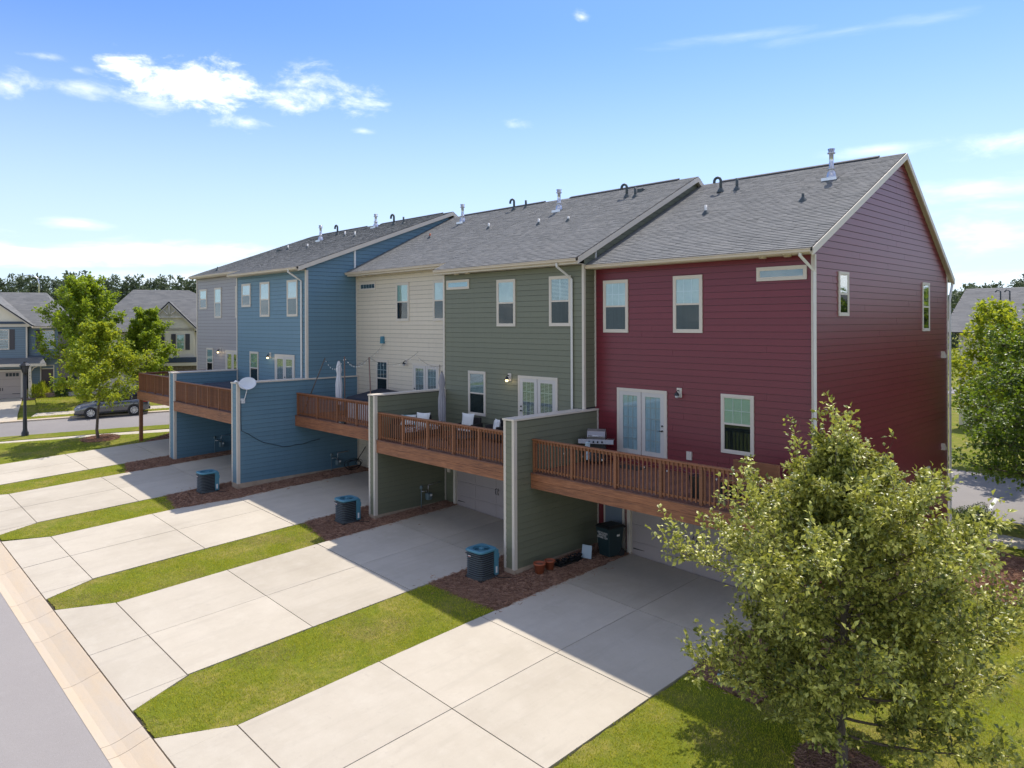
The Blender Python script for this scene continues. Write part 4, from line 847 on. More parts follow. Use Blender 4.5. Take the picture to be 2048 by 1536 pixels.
for k in range(4):
    ph = random.uniform(0, 6); m.tube([(.25+.12*math.sin(2*a+ph), .5*math.cos(a+ph)*(1-.1*k)+.2, .3+.28*math.sin(a+ph)*(1-.15*k)) for a in np.linspace(0, 6.6, 22)], .013, 5)
m.tube([(.2, .3, .3), (.25, .75, .9), (.3, .85, 1.1)], .02, 5); m.build('hose_loops', BINL, t)

# ------------------------------------------------------------------ dish and cable on the long blue wall
t = thing('satellite_dish', (-31.99, 14.05, 4.3), 'pale satellite dish mounted on the end of the long blue wall', 'satellite dish', local=True)
Cn = Vector((.30, .12, .78)); ax = Vector((.62, -.42, .42)).normalized(); ux = ax.cross(Vector((0, 0, 1))).normalized(); vx = ux.cross(ax); n = 28; vs = [Cn-ax*.07]; rings = 5
for i in range(1, rings+1):
    r = i/rings
    for k in range(n): a = 2*math.pi*k/n; vs.append(Cn+ux*.38*r*math.cos(a)+vx*.31*r*math.sin(a)+ax*(.09*r*r-.07))
fs = [(0, 1+k, 1+(k+1) % n) for k in range(n)]
for i in range(rings-1):
    for k in range(n): fs.append((1+i*n+k, 1+(i+1)*n+k, 1+(i+1)*n+(k+1) % n, 1+i*n+(k+1) % n))
o_ = MB().add(vs, fs, True).build('reflector', DISH, t); sm_ = o_.modifiers.new('s', 'SOLIDIFY'); sm_.thickness = .012
m = MB(); m.tube([(.0, .02, .0), (.10, .05, .02), (.22, .09, .35), Cn-ax*.08], .022, 6); m.box(-.0, .03, -.08, .12, -.12, .1); m.build('mast', DISH, t)
m = MB(); e_ = Cn+ax*.42+ux*.42-vx*.10; m.tube([Cn-vx*.33, Cn-vx*.25+ax*.2+ux*.2, e_], .013, 5); m.tube([e_-ax*.08, e_+ax*.07], .05, 8); m.tube([e_+ux*.09-ax*.05, e_-ux*.09+ax*.02], .04, 8); m.build('feed_arm', DISH, t)
t = thing('cable', (-31.98, 14.0, 3.0), 'thin dark cable drooping along the long blue wall below the dish', 'cable')
pts = [(-31.965, 13.98, 4.3), (-31.965, 13.97, 3.5), (-31.965, 14.0, 2.95)]+[(-31.96, 14.0+i*.33, 2.95-.95*math.sin(min(1, i/7)*math.pi/2)+.0*i+.03*math.sin(i*1.7)) for i in range(1, 10)]+[(-31.96, 17.4, 2.1), (-31.96, 17.9, 2.15)]
MB().tube(pts, .012, 5).build('cable_run', DARK, t)

# ------------------------------------------------------------------ deck furniture
# grill
t = thing('grill', (-15.75, 19.2, 2.99), 'stainless steel gas grill standing against the green wall', 'grill', rz=R(32), local=True); t.scale = (.8, .8, .95)
B(-.38, .38, -.26, .26, .10, .78).build('cabinet', DARK, t, .01)
for sx in (-1, 1): MB().tube([(sx*.3, -.2, .05), (sx*.33, -.2, .05)], .05, 10).build('wheel', RUB, t)
B(-.72, -.40, -.25, .25, .84, .87).build('side_shelf', STL, t, .008); B(.40, .72, -.25, .25, .84, .87).build('side_shelf', STL, t, .008)
m = MB(); m.hexa([(-.74, -.40, .74), (.74, -.40, .74), (.74, -.27, .74), (-.74, -.27, .74), (-.74, -.36, .90), (.74, -.36, .90), (.74, -.27, .90), (-.74, -.27, .90)]); m.build('control_panel', STL, t, .01)
for k in range(4): x = -.27+k*.18; MB().tube([(x, -.38, .82), (x, -.43, .81)], .032, 12).build('knob', DARK, t)
m = MB(); m.prism([(-.28, .88), (-.30, .98), (-.20, 1.16), (-.05, 1.24), (.12, 1.22), (.26, 1.05), (.27, .88)], -.38, .38, 'x'); m.build('lid', STL, t, .012)
MB().tube([(-.3, -.33, 1.0), (-.3, -.36, 1.02), (.3, -.36, 1.02), (.3, -.33, 1.0)], .014, 6).build('handle', CHR, t)
t = thing('towel', (-15.45, 18.35, 2.99), 'pale towel hanging on the side of the grill behind the railing', 'towel', local=True)
B(-.03, .05, -.09, .09, .28, .86).build('towel_cloth', mat('pale blue cloth', (.45, .55, .58), .8), t, .02)
# storage bench at the right end of the red deck
t = thing('storage_bench', (-10.2, 18.2, 2.99), 'low brown bench with dark panels behind the right end of the red railing', 'bench', local=True)
B(-.1, 1.2, -.4, .4, .42, .5).build('bench_seat', WOOD, t, .01); B(-.1, .12, -.4, .4, 0, .42).build('bench_end', WICK, t); B(1.0, 1.2, -.4, .4, 0, .42).build('bench_end', WICK, t); B(-.1, 1.2, .3, .4, .5, .95).build('backrest', WOOD, t)
t = thing('planter', (-10.75, 17.4, 2.99), 'black planter box standing behind the red railing', 'planter', local=True)
MB().hexa([(-.13, -.13, 0), (.13, -.13, 0), (.13, .13, 0), (-.13, .13, 0), (-.17, -.17, .6), (.17, -.17, .6), (.17, .17, .6), (-.17, .17, .6)]).build('planter_box', BINL, t, .01)
# string lights along the red railing
t = thing('string_light', (-16.2, 16.78, 3.9), 'white string light looped along the red deck railing', 'string lights'); m = MB(); pts = []
for k in range(0, 61): x = -16.2+k*.125; pts.append((x, 16.79, 3.86-.10*abs(math.sin(k*.52))))
m.tube(pts, .004, 4); m.build('wire', STL, t)
for k in range(3, 60, 6): x = -16.2+k*.125; MB().lathe((x, 16.79, 3.68), [(0, 0), (.018, .02), (.016, .05), (.0, .06)], 8).build('bulb', BULB, t)
# sofa and chairs on the green deck
def cushion(sx, sy, sz, nn=6, seed=0):
    r = random.Random(seed); vs = []; fs = []
    for s_ in (-1, 1):
        for j in range(nn+1):
            for i in range(nn+1):
                u, v = 2*i/nn-1, 2*j/nn-1; e = (1-u**4)*(1-v**4); pin = 1-.10*(abs(u)*abs(v))**0-.0; q = 1-.12*(1-abs(v))*(abs(u) > .9)-.0
                k = 1-.10*(1-v*v)*abs(u)**3; l = 1-.10*(1-u*u)*abs(v)**3
                vs.append((u*sx*k, s_*sy*(e**.5), v*sz*l))
        o = (0 if s_ < 0 else (nn+1)**2)
        for j in range(nn):
            for i in range(nn):
                a = o+j*(nn+1)+i; f = (a, a+1, a+nn+2, a+nn+1); fs.append(f if s_ < 0 else f[::-1])
    return vs, fs
def put(mb, vs, fs, loc, rx=0, rz=0):
    Mx = Matrix.Translation(loc) @ Matrix.Rotation(rz, 4, 'Z') @ Matrix.Rotation(rx, 4, 'X'); mb.add([Mx @ Vector(p) for p in vs], fs, True); return mb
t = thing('sofa', (-23.35, 17.35, 3.23), 'dark wicker outdoor sofa with patterned cushions against the left green wall', 'sofa', rz=R(90), local=True)
B(-.95, .95, -.4, .4, .12, .30).build('seat_base', WICK, t); B(-.95, .95, .32, .44, .3, .78).build('backrest', WICK, t); B(-1.0, -.9, -.4, .44, .1, .6).build('armrest', WICK, t); B(.9, 1.0, -.4, .44, .1, .6).build('armrest', WICK, t)
PAT = mat('patterned cushion', (.62, .60, .58), .9, noise=((9, 1., .50, .54, (.10, .07, .07)),))
B(-.88, .88, -.38, .3, .30, .46).build('seat_cushion', PAT, t, .04)
def pillow(loc, label, mt, rx, rz, s_=.25, print_=False):
    o = thing('cushion', loc, label, 'cushion', 'loose cushions on the green deck', local=True); vs, fs = cushion(s_, .09, s_); m = MB(); put(m, vs, fs, (0, 0, s_), rx, rz); b = m.build('cushion_cover', mt, o)
    return o
LP = mat('leaf print cushion', (.66, .66, .62), .9, noise=((7, 1., .52, .58, (.10, .34, .38)),))
pillow((-23.45, 17.0, 3.66), 'leaf print cushion lying on the sofa back', LP, R(-55), R(50), .30)
pillow((-23.0, 17.35, 3.66), 'plain white cushion at the right end of the sofa', WCUS, R(-15), R(25), .30)
def wchair(loc, label, rz):
    t = thing('armchair', loc, label, 'armchair', 'wicker armchairs on the green deck', rz, True)
    B(-.36, .36, -.36, .36, .12, .36).build('seat_base', WICK, t, .02); B(-.36, .36, .28, .40, .36, .82).build('backrest', WICK, t, .02); B(-.42, -.34, -.36, .4, .1, .62).build('armrest', WICK, t, .02); B(.34, .42, -.36, .4, .1, .62).build('armrest', WICK, t, .02); B(-.33, .33, -.35, .27, .36, .46).build('seat_cushion', PAT, t, .03)
wchair((-21.6, 18.5, 3.23), 'dark wicker armchair below the ground floor green window', R(15)); wchair((-20.35, 18.95, 3.23), 'dark wicker armchair half behind the near green wall', R(-10))
pillow((-21.58, 18.45, 3.68), 'white cushion standing on the armchair by the window', WCUS, R(-12), R(15), .29)
pillow((-20.45, 18.95, 3.60), 'white cushion tipped on its corner beside the near green wall', WCUS, R(-10), R(-20), .24)
t = thing('coffee_table', (-20.6, 17.3, 3.23), 'low dark wicker table in the middle of the green deck', 'table', local=True)
B(-.5, .5, -.3, .3, .3, .36).build('table_top', WICK, t)
for a in (-.42, .42):
    for b in (-.22, .22): B(a-.03, a+.03, b-.03, b+.03, 0, .3).build('leg', WICK, t)
def parasol(loc, h0, h1, label, mt, r, n=9):
    t = thing('closed_umbrella', loc, label, 'umbrella', 'closed umbrellas on the decks', local=True)
    MB().tube([(0, 0, 0), (0, 0, h1+.05)], .024, 8).build('pole', DARK, t); MB().lathe((0, 0, 0), [(0, .08), (.05, .08), (.25, .04), (.26, 0)], 16).build('base', DARK, t)
    m = MB(); prof = [(.03, h1), (r*.5, h1-.12), (r*.9, h1-.4), (r*.62, h1-.62), (r*.85, h1-.9), (r*1.0, (h0+h1)/2-.1), (r*.95, h0+.2), (r*.8, h0)]; vs = []; k2 = 36
    for (q, z) in prof:
        for k in range(k2): a = 2*math.pi*k/k2; rr_ = q*(1+.22*math.sin(n*a+z*1.3)); vs.append((rr_*math.cos(a), rr_*math.sin(a), z+.02*math.sin(5*a)))
    m.add(vs, [(i*k2+k, i*k2+(k+1) % k2, (i+1)*k2+(k+1) % k2, (i+1)*k2+k) for i in range(len(prof)-1) for k in range(k2)], True); m.build('canopy', mt, t)
parasol((-22.1, 17.6, 3.23), .75, 2.62, 'closed gray umbrella with dark pole on the green deck', FAB, .13)
parasol((-30.6, 18.15, 3.42), .5, 2.55, 'closed white umbrella on the cream deck', FABW, .14)
# cream deck: covered spa, string lights on poles, odd thing at the rail
t = thing('hot_tub', (-28.3, 18.75, 3.42), 'covered hot tub on the cream deck, dark cover on top', 'hot tub', local=True)
B(-1.0, 1.0, -.95, .95, 0, .88).build('tub_shell', TUB, t, .05)
m = MB(); m.hexa([(-1.05, -1.0, .88), (1.05, -1.0, .88), (1.05, 1.0, .88), (-1.05, 1.0, .88), (-1.0, -.96, .98), (1.0, -.96, .98), (.9, .9, 1.18), (-1.0, .9, 1.26)]); m.build('tub_cover', TARP, t, .03)
t = thing('lounge_chair', (-26.2, 18.3, 3.42), 'dark low lounge chair behind the railing of the cream deck', 'lounge chair', local=True); B(-.6, .6, -.4, .4, .25, .32).build('seat', WICK, t); B(-.6, .6, .3, .38, .32, .8).build('backrest', WICK, t)
for a in (-.5, .5): B(a-.03, a+.03, -.35, -.3, 0, .25).build('leg', WICK, t); B(a-.03, a+.03, .3, .35, 0, .25).build('leg', WICK, t)
POLES = [((-31.9, 16.95, 3.42), (-30.4, 17.3, 6.15)), ((-29.75, 17.95, 3.42), (-29.85, 18.0, 6.22)), ((-26.9, 17.55, 3.42), (-27.63, 17.9, 6.25))]
for k, (a, b) in enumerate(POLES):
    t = thing('light_pole', a, ('leaning dark wooden pole at the left end of the cream railing', 'upright brown pole just behind the white umbrella', 'leaning brown pole in front of the cream ground floor window')[k], 'pole', 'poles that carry the string lights'); MB().tube([a, b], .028, 6).build('pole_shaft', mat('weathered wood %d' % k, ((.10, .085, .075), (.16, .10, .075), (.2, .12, .09))[k], .7), t)
def catenary(a, b, sag, n=18): a, b = Vector(a), Vector(b); return [a.lerp(b, i/n)-Vector((0, 0, sag*4*(i/n)*(1-i/n))) for i in range(n+1)]
t = thing('string_light', (-30.7, 17.3, 6.), 'string of small bulbs slung between the poles and the cream wall', 'string lights'); m = MB(); allp = []
for a, b, s_ in (((-30.4, 17.3, 6.15), (-29.85, 18.0, 6.22), .5), ((-29.85, 18.0, 6.22), (-31.5, 20.05, 5.9), .35), ((-31.95, 20.0, 5.7), (-29.5, 20.05, 6.9), .2), ((-27.63, 17.9, 6.25), (-26.9, 20.05, 6.45), .45), ((-26.9, 20.05, 6.2), (-24.6, 19.9, 6.0), .25), ((-29.85, 18.0, 6.22), (-27.63, 17.9, 6.25), .4)):
    p = catenary(a, b, s_); m.tube(p, .0045, 4); allp += p[1:-1:2]
m.build('wire', DARK, t); bm_ = None
for p in allp:
    if bm_ is None: ob = MB().lathe((p.x, p.y, p.z-.09), [(0, 0), (.015, .02), (.014, .05), (.0, .065)], 7).build('bulb', BULB, t); bm_ = ob.data; p0 = p.copy()
    else: ob = bpy.data.objects.new('bulb', bm_); link(ob, t); ob.location = p-p0
t = thing('garden_tool', (-27.9, 16.70, 3.43), 'small gray and black tool lying at the edge of the cream deck', 'tool', local=True); B(-.22, .0, -.05, .03, 0, .05).build('tool_handle', STL, t, .01); B(.0, .26, -.06, .05, 0, .07).build('tool_head', DARK, t, .01)
# blue deck: big dark cover
t = thing('hot_tub', (-36.9, 15.85, 3.70), 'large hot tub under a dark blue cover on the blue deck', 'hot tub', local=True); B(-1.9, 1.9, -1.0, 1.1, 0, .85).build('tub_shell', TARP, t, .04)
m = MB(); m.hexa([(-1.95, -1.05, .85), (1.95, -1.05, .85), (1.95, 1.15, .85), (-1.95, 1.15, .85), (-1.8, -.9, .95), (1.9, -1., .98), (1.9, 1.1, 1.15), (-1.7, 1.1, 1.0)]); m.build('tub_cover', TARP, t, .03)
# small poles' caps
t = thing('door_mat', (-14.5, 19.4, 2.995), 'dark door mat in front of the red french door', 'door mat', local=True); B(-.45, .45, -.28, .28, 0, .015).build('mat_pile', CARB, t)

# ------------------------------------------------------------------ lamp post
lp = (-53.5, 9.7); t = thing('street_lamp', (lp[0], lp[1], g(*lp)), 'black lantern street lamp on the verge of the side street', 'street lamp', local=True)
MB().lathe((0, 0, 0), [(.20, -.1), (.20, .25), (.14, .35), (.12, .5), (.115, 1.1), (.09, 1.2), (.075, 3.75), (.06, 3.78)], 14).build('post', DARK, t)
m = MB(); m.lathe((0, 0, 3.78), [(.06, 0), (.11, .04), (.07, .1), (.10, .16), (.13, .18)], 12); m.build('collar', DARK, t)
m = MB(); m.lathe((0, 0, 3.96), [(.13, 0), (.24, .42)], 6, False); m.build('lantern_glass', mat('lantern glass', (.03, .035, .04), .15), t)
m = MB(); m.lathe((0, 0, 4.38), [(.30, -.03), (.31, .02), (.2, .16), (.10, .2), (.10, .27), (.0, .3)], 6, False); m.build('lantern_roof', DARK, t)
for k in range(6): a = math.pi*k/3; MB().tube([(.13*math.cos(a), .13*math.sin(a), 3.96), (.25*math.cos(a), .25*math.sin(a), 4.38)], .014, 4).build('lantern_bar', DARK, t)

# ------------------------------------------------------------------ parked car
fwv = Vector((-.76, -2.55, 0)).normalized(); ctr = Vector((-56.60, 15.5, 0))+Vector((-fwv.y, fwv.x, 0))*-.82
ctr.z = g(ctr.x, ctr.y)+.03
car = thing('parked_car', ctr, 'gray crossover car parked along the far kerb of the side street', 'car', rz=math.atan2(fwv.y, fwv.x), local=True)
car.rotation_euler = (0, -math.atan2(g(-56.22, 16.77)-g(-56.98, 14.22), 2.7)*-1, math.atan2(fwv.y, fwv.x))
def loft(secs, mt, name, parent, closed=False, smooth=True):
    n = len(secs[0]); m = MB(); m.add([p for s_ in secs for p in s_], [(i*n+k, i*n+(k+1) % n, (i+1)*n+(k+1) % n, (i+1)*n+k) for i in range(len(secs)-1) for k in range(n)]+[tuple(range(n))[::-1], tuple((len(secs)-1)*n+k for k in range(n))], smooth); return m.build(name, mt, parent)
def bsec(x, w_, zb, zt, crown=.04): # lower body section
    w2 = w_*.93; return [(x, y, z) for y, z in ((-w2, zb), (-w_, zb+.15), (-w_, zt-.28), (-w_*.965, zt-.08), (-w_*.88, zt), (-w_*.4, zt+crown), (w_*.4, zt+crown), (w_*.88, zt), (w_*.965, zt-.08), (w_, zt-.28), (w_, zb+.15), (w2, zb))]
loft([bsec(2.33, .55, .36, .62), bsec(2.30, .74, .28, .74), bsec(2.15, .86, .25, .86), bsec(1.75, .915, .25, .96), bsec(1.0, .92, .25, 1.05), bsec(.2, .92, .25, 1.07), bsec(-.8, .92, .25, 1.09), bsec(-1.6, .92, .25, 1.12), bsec(-2.05, .89, .27, 1.13), bsec(-2.28, .80, .34, 1.02), bsec(-2.34, .7, .4, .9)], CARP, 'body', car)
def gsec(x, wb, wt, zb, zt): return [(x, y, z) for y, z in ((-wb, zb), (-wt, zt-.05), (-wt*.85, zt), (wt*.85, zt), (wt, zt-.05), (wb, zb))]
loft([gsec(1.12, .80, .70, 1.04, 1.08), gsec(.35, .83, .66, 1.05, 1.58), gsec(-.2, .84, .66, 1.06, 1.66), gsec(-1.2, .84, .65, 1.08, 1.66), gsec(-1.85, .82, .63, 1.10, 1.56), gsec(-2.2, .78, .68, 1.1, 1.14)], CARG, 'windscreen_glass', car)
loft([gsec(.30, .665, .64, 1.56, 1.61), gsec(-.2, .67, .64, 1.63, 1.70), gsec(-1.2, .66, .63, 1.63, 1.70), gsec(-1.95, .65, .6, 1.53, 1.60)], CARP, 'car_roof', car)
for sy in (-1, 1):
    m = MB()
    for xa, za, xb, zb in ((.98, 1.06, .28, 1.6), (-.28, 1.08, -.30, 1.64), (-1.2, 1.1, -1.28, 1.62), (-2.0, 1.1, -1.8, 1.58)):
        ya, yb = sy*.835, sy*.675; m.hexa([(xa-.04, ya-.015, za), (xa+.04, ya-.015, za), (xa+.04, ya+.015, za), (xa-.04, ya+.015, za), (xb-.04, yb-.015, zb), (xb+.04, yb-.015, zb), (xb+.04, yb+.015, zb), (xb-.04, yb+.015, zb)])
    m.build('pillar', CARP, car)
    B(-1.5, 1.35, sy*.925-.012, sy*.925+.012, .27, .38).build('sill_trim', CARB, car)
    for xd in (.12, -.95): B(xd-.1, xd+.1, sy*.93-.015, sy*.93+.015, .86, .89).build('door_handle', CHR, car)
    B(.72, .92, sy*1.0-.09, sy*1.0+.06, 1.04, 1.18).build('mirror', CARP, car, .03)
    m = MB(); m.hexa([(1.95, sy*.76-.10, .74), (2.28, sy*.66-.10, .70), (2.27, sy*.66+.10, .70), (1.95, sy*.80+.10, .76), (1.95, sy*.76-.10, .86), (2.2, sy*.66-.10, .80), (2.2, sy*.66+.10, .80), (1.95, sy*.80+.10, .89)]); m.build('headlight', CARL, car)
    B(-2.33, -1.95, sy*.80-.10, sy*.80+.095, .86, 1.04).build('tail_light', CART, car, .02)
    B(-1.6, .3, sy*.62-.015, sy*.62+.015, 1.70, 1.74).build('roof_rail', STL, car)
    for xw in (1.33, -1.35):
        yo, yi = sy*.945, sy*.72; r = .35
        ob = MB().tube([(xw, yi, r), (xw, yi+(yo-yi)*.1, r), (xw, yo-sy*.02, r), (xw, yo, r)], [r-.03, r, r, r-.04], 28).build('wheel', RUB, car)
        ar = MB().tube([(xw, yo-sy*.20, r), (xw, yo-sy*.01, r)], .425, 24).build('wheel_arch', CARB, car)
        m = MB(); m.tube([(xw, yo-sy*.01, r), (xw, yo+sy*.006, r)], .225, 24); m.build('rim_back', CARB, ob)
        m = MB()
        for k in range(10):
            a = 2*math.pi*k/10; d = Vector((math.cos(a), 0, math.sin(a))); e = Vector((-math.sin(a), 0, math.cos(a))); c_ = Vector((xw, yo+sy*.012, r)); m.hexa([c_+d*.05-e*.016, c_+d*.05+e*.016, c_+d*.05+e*.016+Vector((0, -sy*.012, 0)), c_+d*.05-e*.016+Vector((0, -sy*.012, 0)), c_+d*.225-e*.034, c_+d*.225+e*.034, c_+d*.225+e*.034+Vector((0, -sy*.012, 0)), c_+d*.225-e*.034+Vector((0, -sy*.012, 0))])
        m.tube([(xw, yo, r), (xw, yo+sy*.02, r)], .06, 12); m.tube([(xw+.235*math.cos(a), yo+sy*.008, r+.235*math.sin(a)) for a in np.linspace(0, 2*math.pi, 25)], .015, 5); m.build('rim', RIM, ob)
B(2.24, 2.335, -.42, .42, .48, .70).build('grille', CARB, car, .01); m = MB(); m.tube([(2.33, -.4, .72), (2.36, -.1, .52), (2.36, .1, .52), (2.33, .4, .72)], .02, 5); m.build('grille_trim', CHR, car); B(2.2, 2.36, -.72, .72, .26, .40).build('bumper', CARB, car, .03); B(-2.40, -2.2, -.75, .75, .34, .52).build('bumper', CARB, car, .03)

# ------------------------------------------------------------------ houses across the side street
def hframe(t_): pass
HO = Vector((-71.96, 12.77, 1.6)); HR = R(90-22.5)
def hroof(t, name, quads, mt=SHG): pass
def slope(t, name, p, th=.1, rows=True):
    """four corners: eave left, eave right, ridge right, ridge left (local)"""
    a, b, c_, d = [Vector(q) for q in p]; nrm = (b-a).cross(d-a).normalized(); nrm = nrm if nrm.z > 0 else -nrm
    m = MB(); m.hexa([a-nrm*th, b-nrm*th, c_-nrm*th, d-nrm*th, a, b, c_, d]); m.build('roof', RVENT, t)
    n = max(2, int((d-a).length/.19)); q = MB()
    for i in range(n):
        s0, s1 = i/n, (i+1.1)/n; l0, r0, l1, r1 = a.lerp(d, s0), b.lerp(c_, s0), a.lerp(d, min(1, s1)), b.lerp(c_, min(1, s1)); k = max(1, int((r0-l0).length/.5)); off = random.random()
        cuts_ = [0]+sorted({min(1, max(0, (j+off)/k)) for j in range(k)})+[1]
        for u0, u1 in zip(cuts_[:-1], cuts_[1:]):
            if u1-u0 < .002: continue
            h_ = nrm*(.012+.008*random.random()); q.add([l0.lerp(r0, u0)+h_, l0.lerp(r0, u1)+h_, l1.lerp(r1, u1)+nrm*.004, l1.lerp(r1, u0)+nrm*.004], [(0, 1, 2, 3)])
    return tag(q.build('shingles', SHG, t), kind='stuff')
# local axes: x along the front (to the right in view), y away from the street, z up
def house_window(t, x0, x1, z0, z1, y, shut=None, gl=GLS):
    f = MB(); f.box(x0, x1, y-.05, y, z1-.08, z1); f.box(x0, x1, y-.05, y, z0, z0+.08); f.box(x0, x0+.07, y-.048, y, z0+.08, z1-.08); f.box(x1-.07, x1, y-.048, y, z0+.08, z1-.08); f.box(x0+.07, x1-.07, y-.044, y, (z0+z1)/2-.03, (z0+z1)/2+.03)
    w_ = f.build('window', TRM, t); B(x0+.07, x1-.07, y-.03, y-.026, z0+.08, z1-.08).build('pane', GLS, w_); B(x0+.07, x1-.07, y-.018, y-.015, z0+.08, z1-.08).build('interior', BLINDG if random.random() < .5 else ROOMD, w_)
    for (a, b) in (shut or ()): B(a, b, y-.04, y, z0, z1).build('shutter', SHU, t)
A = thing('house', HO, 'blue gray house with garage and porch at the far left', 'house', 'houses across the side street', rz=HR, local=True)
B(-8, 2.6, .46, 10, -.4, 6.0).build('house_frame', CORE, A)
def hb(t, mt, x0, x1, y, z0, z1, pitch=.19, nm='siding_board'):
    z = z0; 
    while z < z1-.02: board(t, mt, (x0, y, 0), (1, 0), (0, -1), 0, x1-x0, 0, x1-x0, z, min(z+pitch-.009, z1), nm); z += pitch
B(-8, .45, -.0, .5, -.4, 5.98).build('front_frame', CORE, A)
hb(A, HB, -8, .45, 0, 3.3, 5.98); hb(A, HB, -8, .45, 0, 2.5, 2.95); hb(A, HB, .45, 2.6, .42, 2.8, 5.98); hb(A, HB, .45, 2.6, .42, .0, 2.8)
B(.36, .47, -.04, .1, 3.3, 5.98).build('corner_trim', TRM, A)
house_window(A, -2.2, -.80, 4.1, 5.78, 0, [(-.78, -.42)]); house_window(A, 1.42, 2.35, 4.1, 5.7, .42, [(.98, 1.38)])
# upper gable with pale face
GBL = MB(); GBL.prism([(-5.2, 6.2), (.55, 6.2), (-2.3, 8.3)], -.02, .6, 'y'); GBL.build('gable_wall', HW, A)
B(-5.3, .62, -.08, .0, 5.98, 6.22).build('frieze', TRM, A); B(-5.2, .5, -.16, -.02, 6.22, 6.42).build('eyebrow_roof', NAVY, A)
for s_, xa in ((1, .85), (-1, -5.45)):
    m = MB(); xm = -2.3; m.hexa([(xa, -.32, 5.93), (xa, .3, 5.93), (xm, .3, 8.36), (xm, -.32, 8.36), (xa, -.32, 6.12), (xa, .3, 6.12), (xm, .3, 8.58), (xm, -.32, 8.58)]); m.build('rake_board', TRM, A)
slope(A, 'roof', [(.9, -.34, 6.12), (.9, 4.3, 6.12), (-2.3, 4.3, 8.60), (-2.3, -.34, 8.60)]); slope(A, 'roof', [(-5.5, 4.3, 6.12), (-5.5, -.34, 6.12), (-2.3, -.34, 8.60), (-2.3, 4.3, 8.60)])
slope(A, 'roof', [(-8.3, .1, 6.02), (2.95, .1, 6.02), (.95, 4.6, 9.0), (-8.3, 4.6, 9.0)]); slope(A, 'roof', [(2.95, .1, 6.02), (2.95, 9.2, 6.02), (.95, 4.6, 9.0), (.951, 4.6, 9.0)]); slope(A, 'roof', [(2.95, 9.2, 6.02), (-8.3, 9.2, 6.02), (-8.3, 4.6, 9.0), (.95, 4.6, 9.0)])
B(.8, 2.95, .0, .1, 5.85, 6.0).build('gutter', GUT, A); B(-8, .45, .12, .2, 3.0, 3.3).build('frieze', NAVY, A)
# porch roof and garage
slope(A, 'roof', [(-8, -1.1, 2.95), (2.0, -1.1, 2.95), (1.55, .0, 3.4), (-8, .0, 3.4)]); B(-8, 2.0, -1.1, -1.0, 2.72, 2.95).build('porch_beam', TRM, A); B(.45, 2.6, .0, .42, 3.25, 3.55).build('frieze', NAVY, A)
f = MB(); f.box(-5.0, .12, -.06, 0, 2.28, 2.42); f.box(.0, .14, -.06, 0, -.3, 2.28); f.build('garage_door', TRM, A)
for i in range(4): B(-4.9, .0, -.04, .0, -.2+i*.62, -.2+i*.62+.61).build('panel', GAR2, A)
m = MB()
for k in range(4): m.box(-1.05+k*.24, -.86+k*.24, -.055, -.04, 1.88, 2.16)
m.build('door_light', ROOMD, A); m = MB(); m.box(-.6, -.05, -.05, -.038, .42, .46); m.box(-1.45, -1.40, -.07, -.04, .7, .95); m.box(-1.3, -1.25, -.07, -.04, .7, .95); m.build('door_hardware', DARK, A)
B(.75, .95, -1.05, -.85, -.2, 2.72).build('porch_post', TRM, A); m = MB(); m.tube([(.95, -.95, 2.35), (1.1, -.95, 2.6), (1.35, -.95, 2.7)], .05, 4); m.build('porch_brace', TRM, A)
for i, ch_ in enumerate('1448'): text(ch_, .17, A, (.85, -1.06, 2.2-i*.24), (R(90), 0, 0), SHU, 'house_number')
B(.14, .75, -.05, .0, -.2, .75).build('brick_base', BRICK, A); B(.45, 2.6, .36, .41, -.2, .75).build('brick_base', BRICK, A)
f = MB(); f.box(1.30, 1.38, .34, .41, .45, 2.75); f.box(2.25, 2.33, .34, .41, .45, 2.75); f.box(1.38, 2.25, .34, .41, 2.4, 2.48); f.box(1.38, 2.25, .34, .41, 2.68, 2.75); d_ = f.build('front_door', TRM, A); B(1.38, 2.25, .38, .40, .5, 2.4).build('door_leaf', mat('dark door', (.03, .012, .012), .35), d_)
B(1.0, 2.7, -.9, .36, .1, .45).build('porch_step', BRICK, A); B(.2, 2.7, -1.2, .36, -.2, .1).build('porch_step', BRICK, A)
# cream house
Bh = thing('house', HO, 'cream board and batten house with a dark roof behind the left trees', 'house', 'houses across the side street', rz=HR, local=True)
B(5.0, 20, 1.0, 11, -.2, 5.6).build('house_frame', HW, Bh); B(9.1, 13.25, .0, 1.1, 2.6, 5.8).build('gable_frame', HW, Bh)
x = 9.12
while x < 13.2: B(x, x+.04, -.025, .0, 3.25, 5.72+min(x-9.1, 13.25-x)*1.12).build('batten', HW, Bh); x += .36
m = MB(); m.prism([(8.95, 5.55), (13.4, 5.55), (11.2, 8.0)], .0, 1.1, 'y'); m.build('gable_wall', HW, Bh)
for s_, xa in ((1, 13.55), (-1, 8.8)):
    m = MB(); xm = 11.2; m.hexa([(xa, -.3, 5.42), (xa, .3, 5.42), (xm, .3, 7.93), (xm, -.3, 7.93), (xa, -.3, 5.62), (xa, .3, 5.62), (xm, .3, 8.15), (xm, -.3, 8.15)]); m.build('rake_board', TRM, Bh)
m = MB(); m.box(10.2, 12.2, -.28, -.20, 6.72, 6.86); m.tube([(11.2, -.24, 6.8), (11.2, -.24, 7.9)], .07, 4); m.tube([(11.2, -.24, 6.85), (10.75, -.24, 7.35)], .06, 4); m.tube([(11.2, -.24, 6.85), (11.65, -.24, 7.35)], .06, 4); m.build('gable_truss', TRM, Bh)
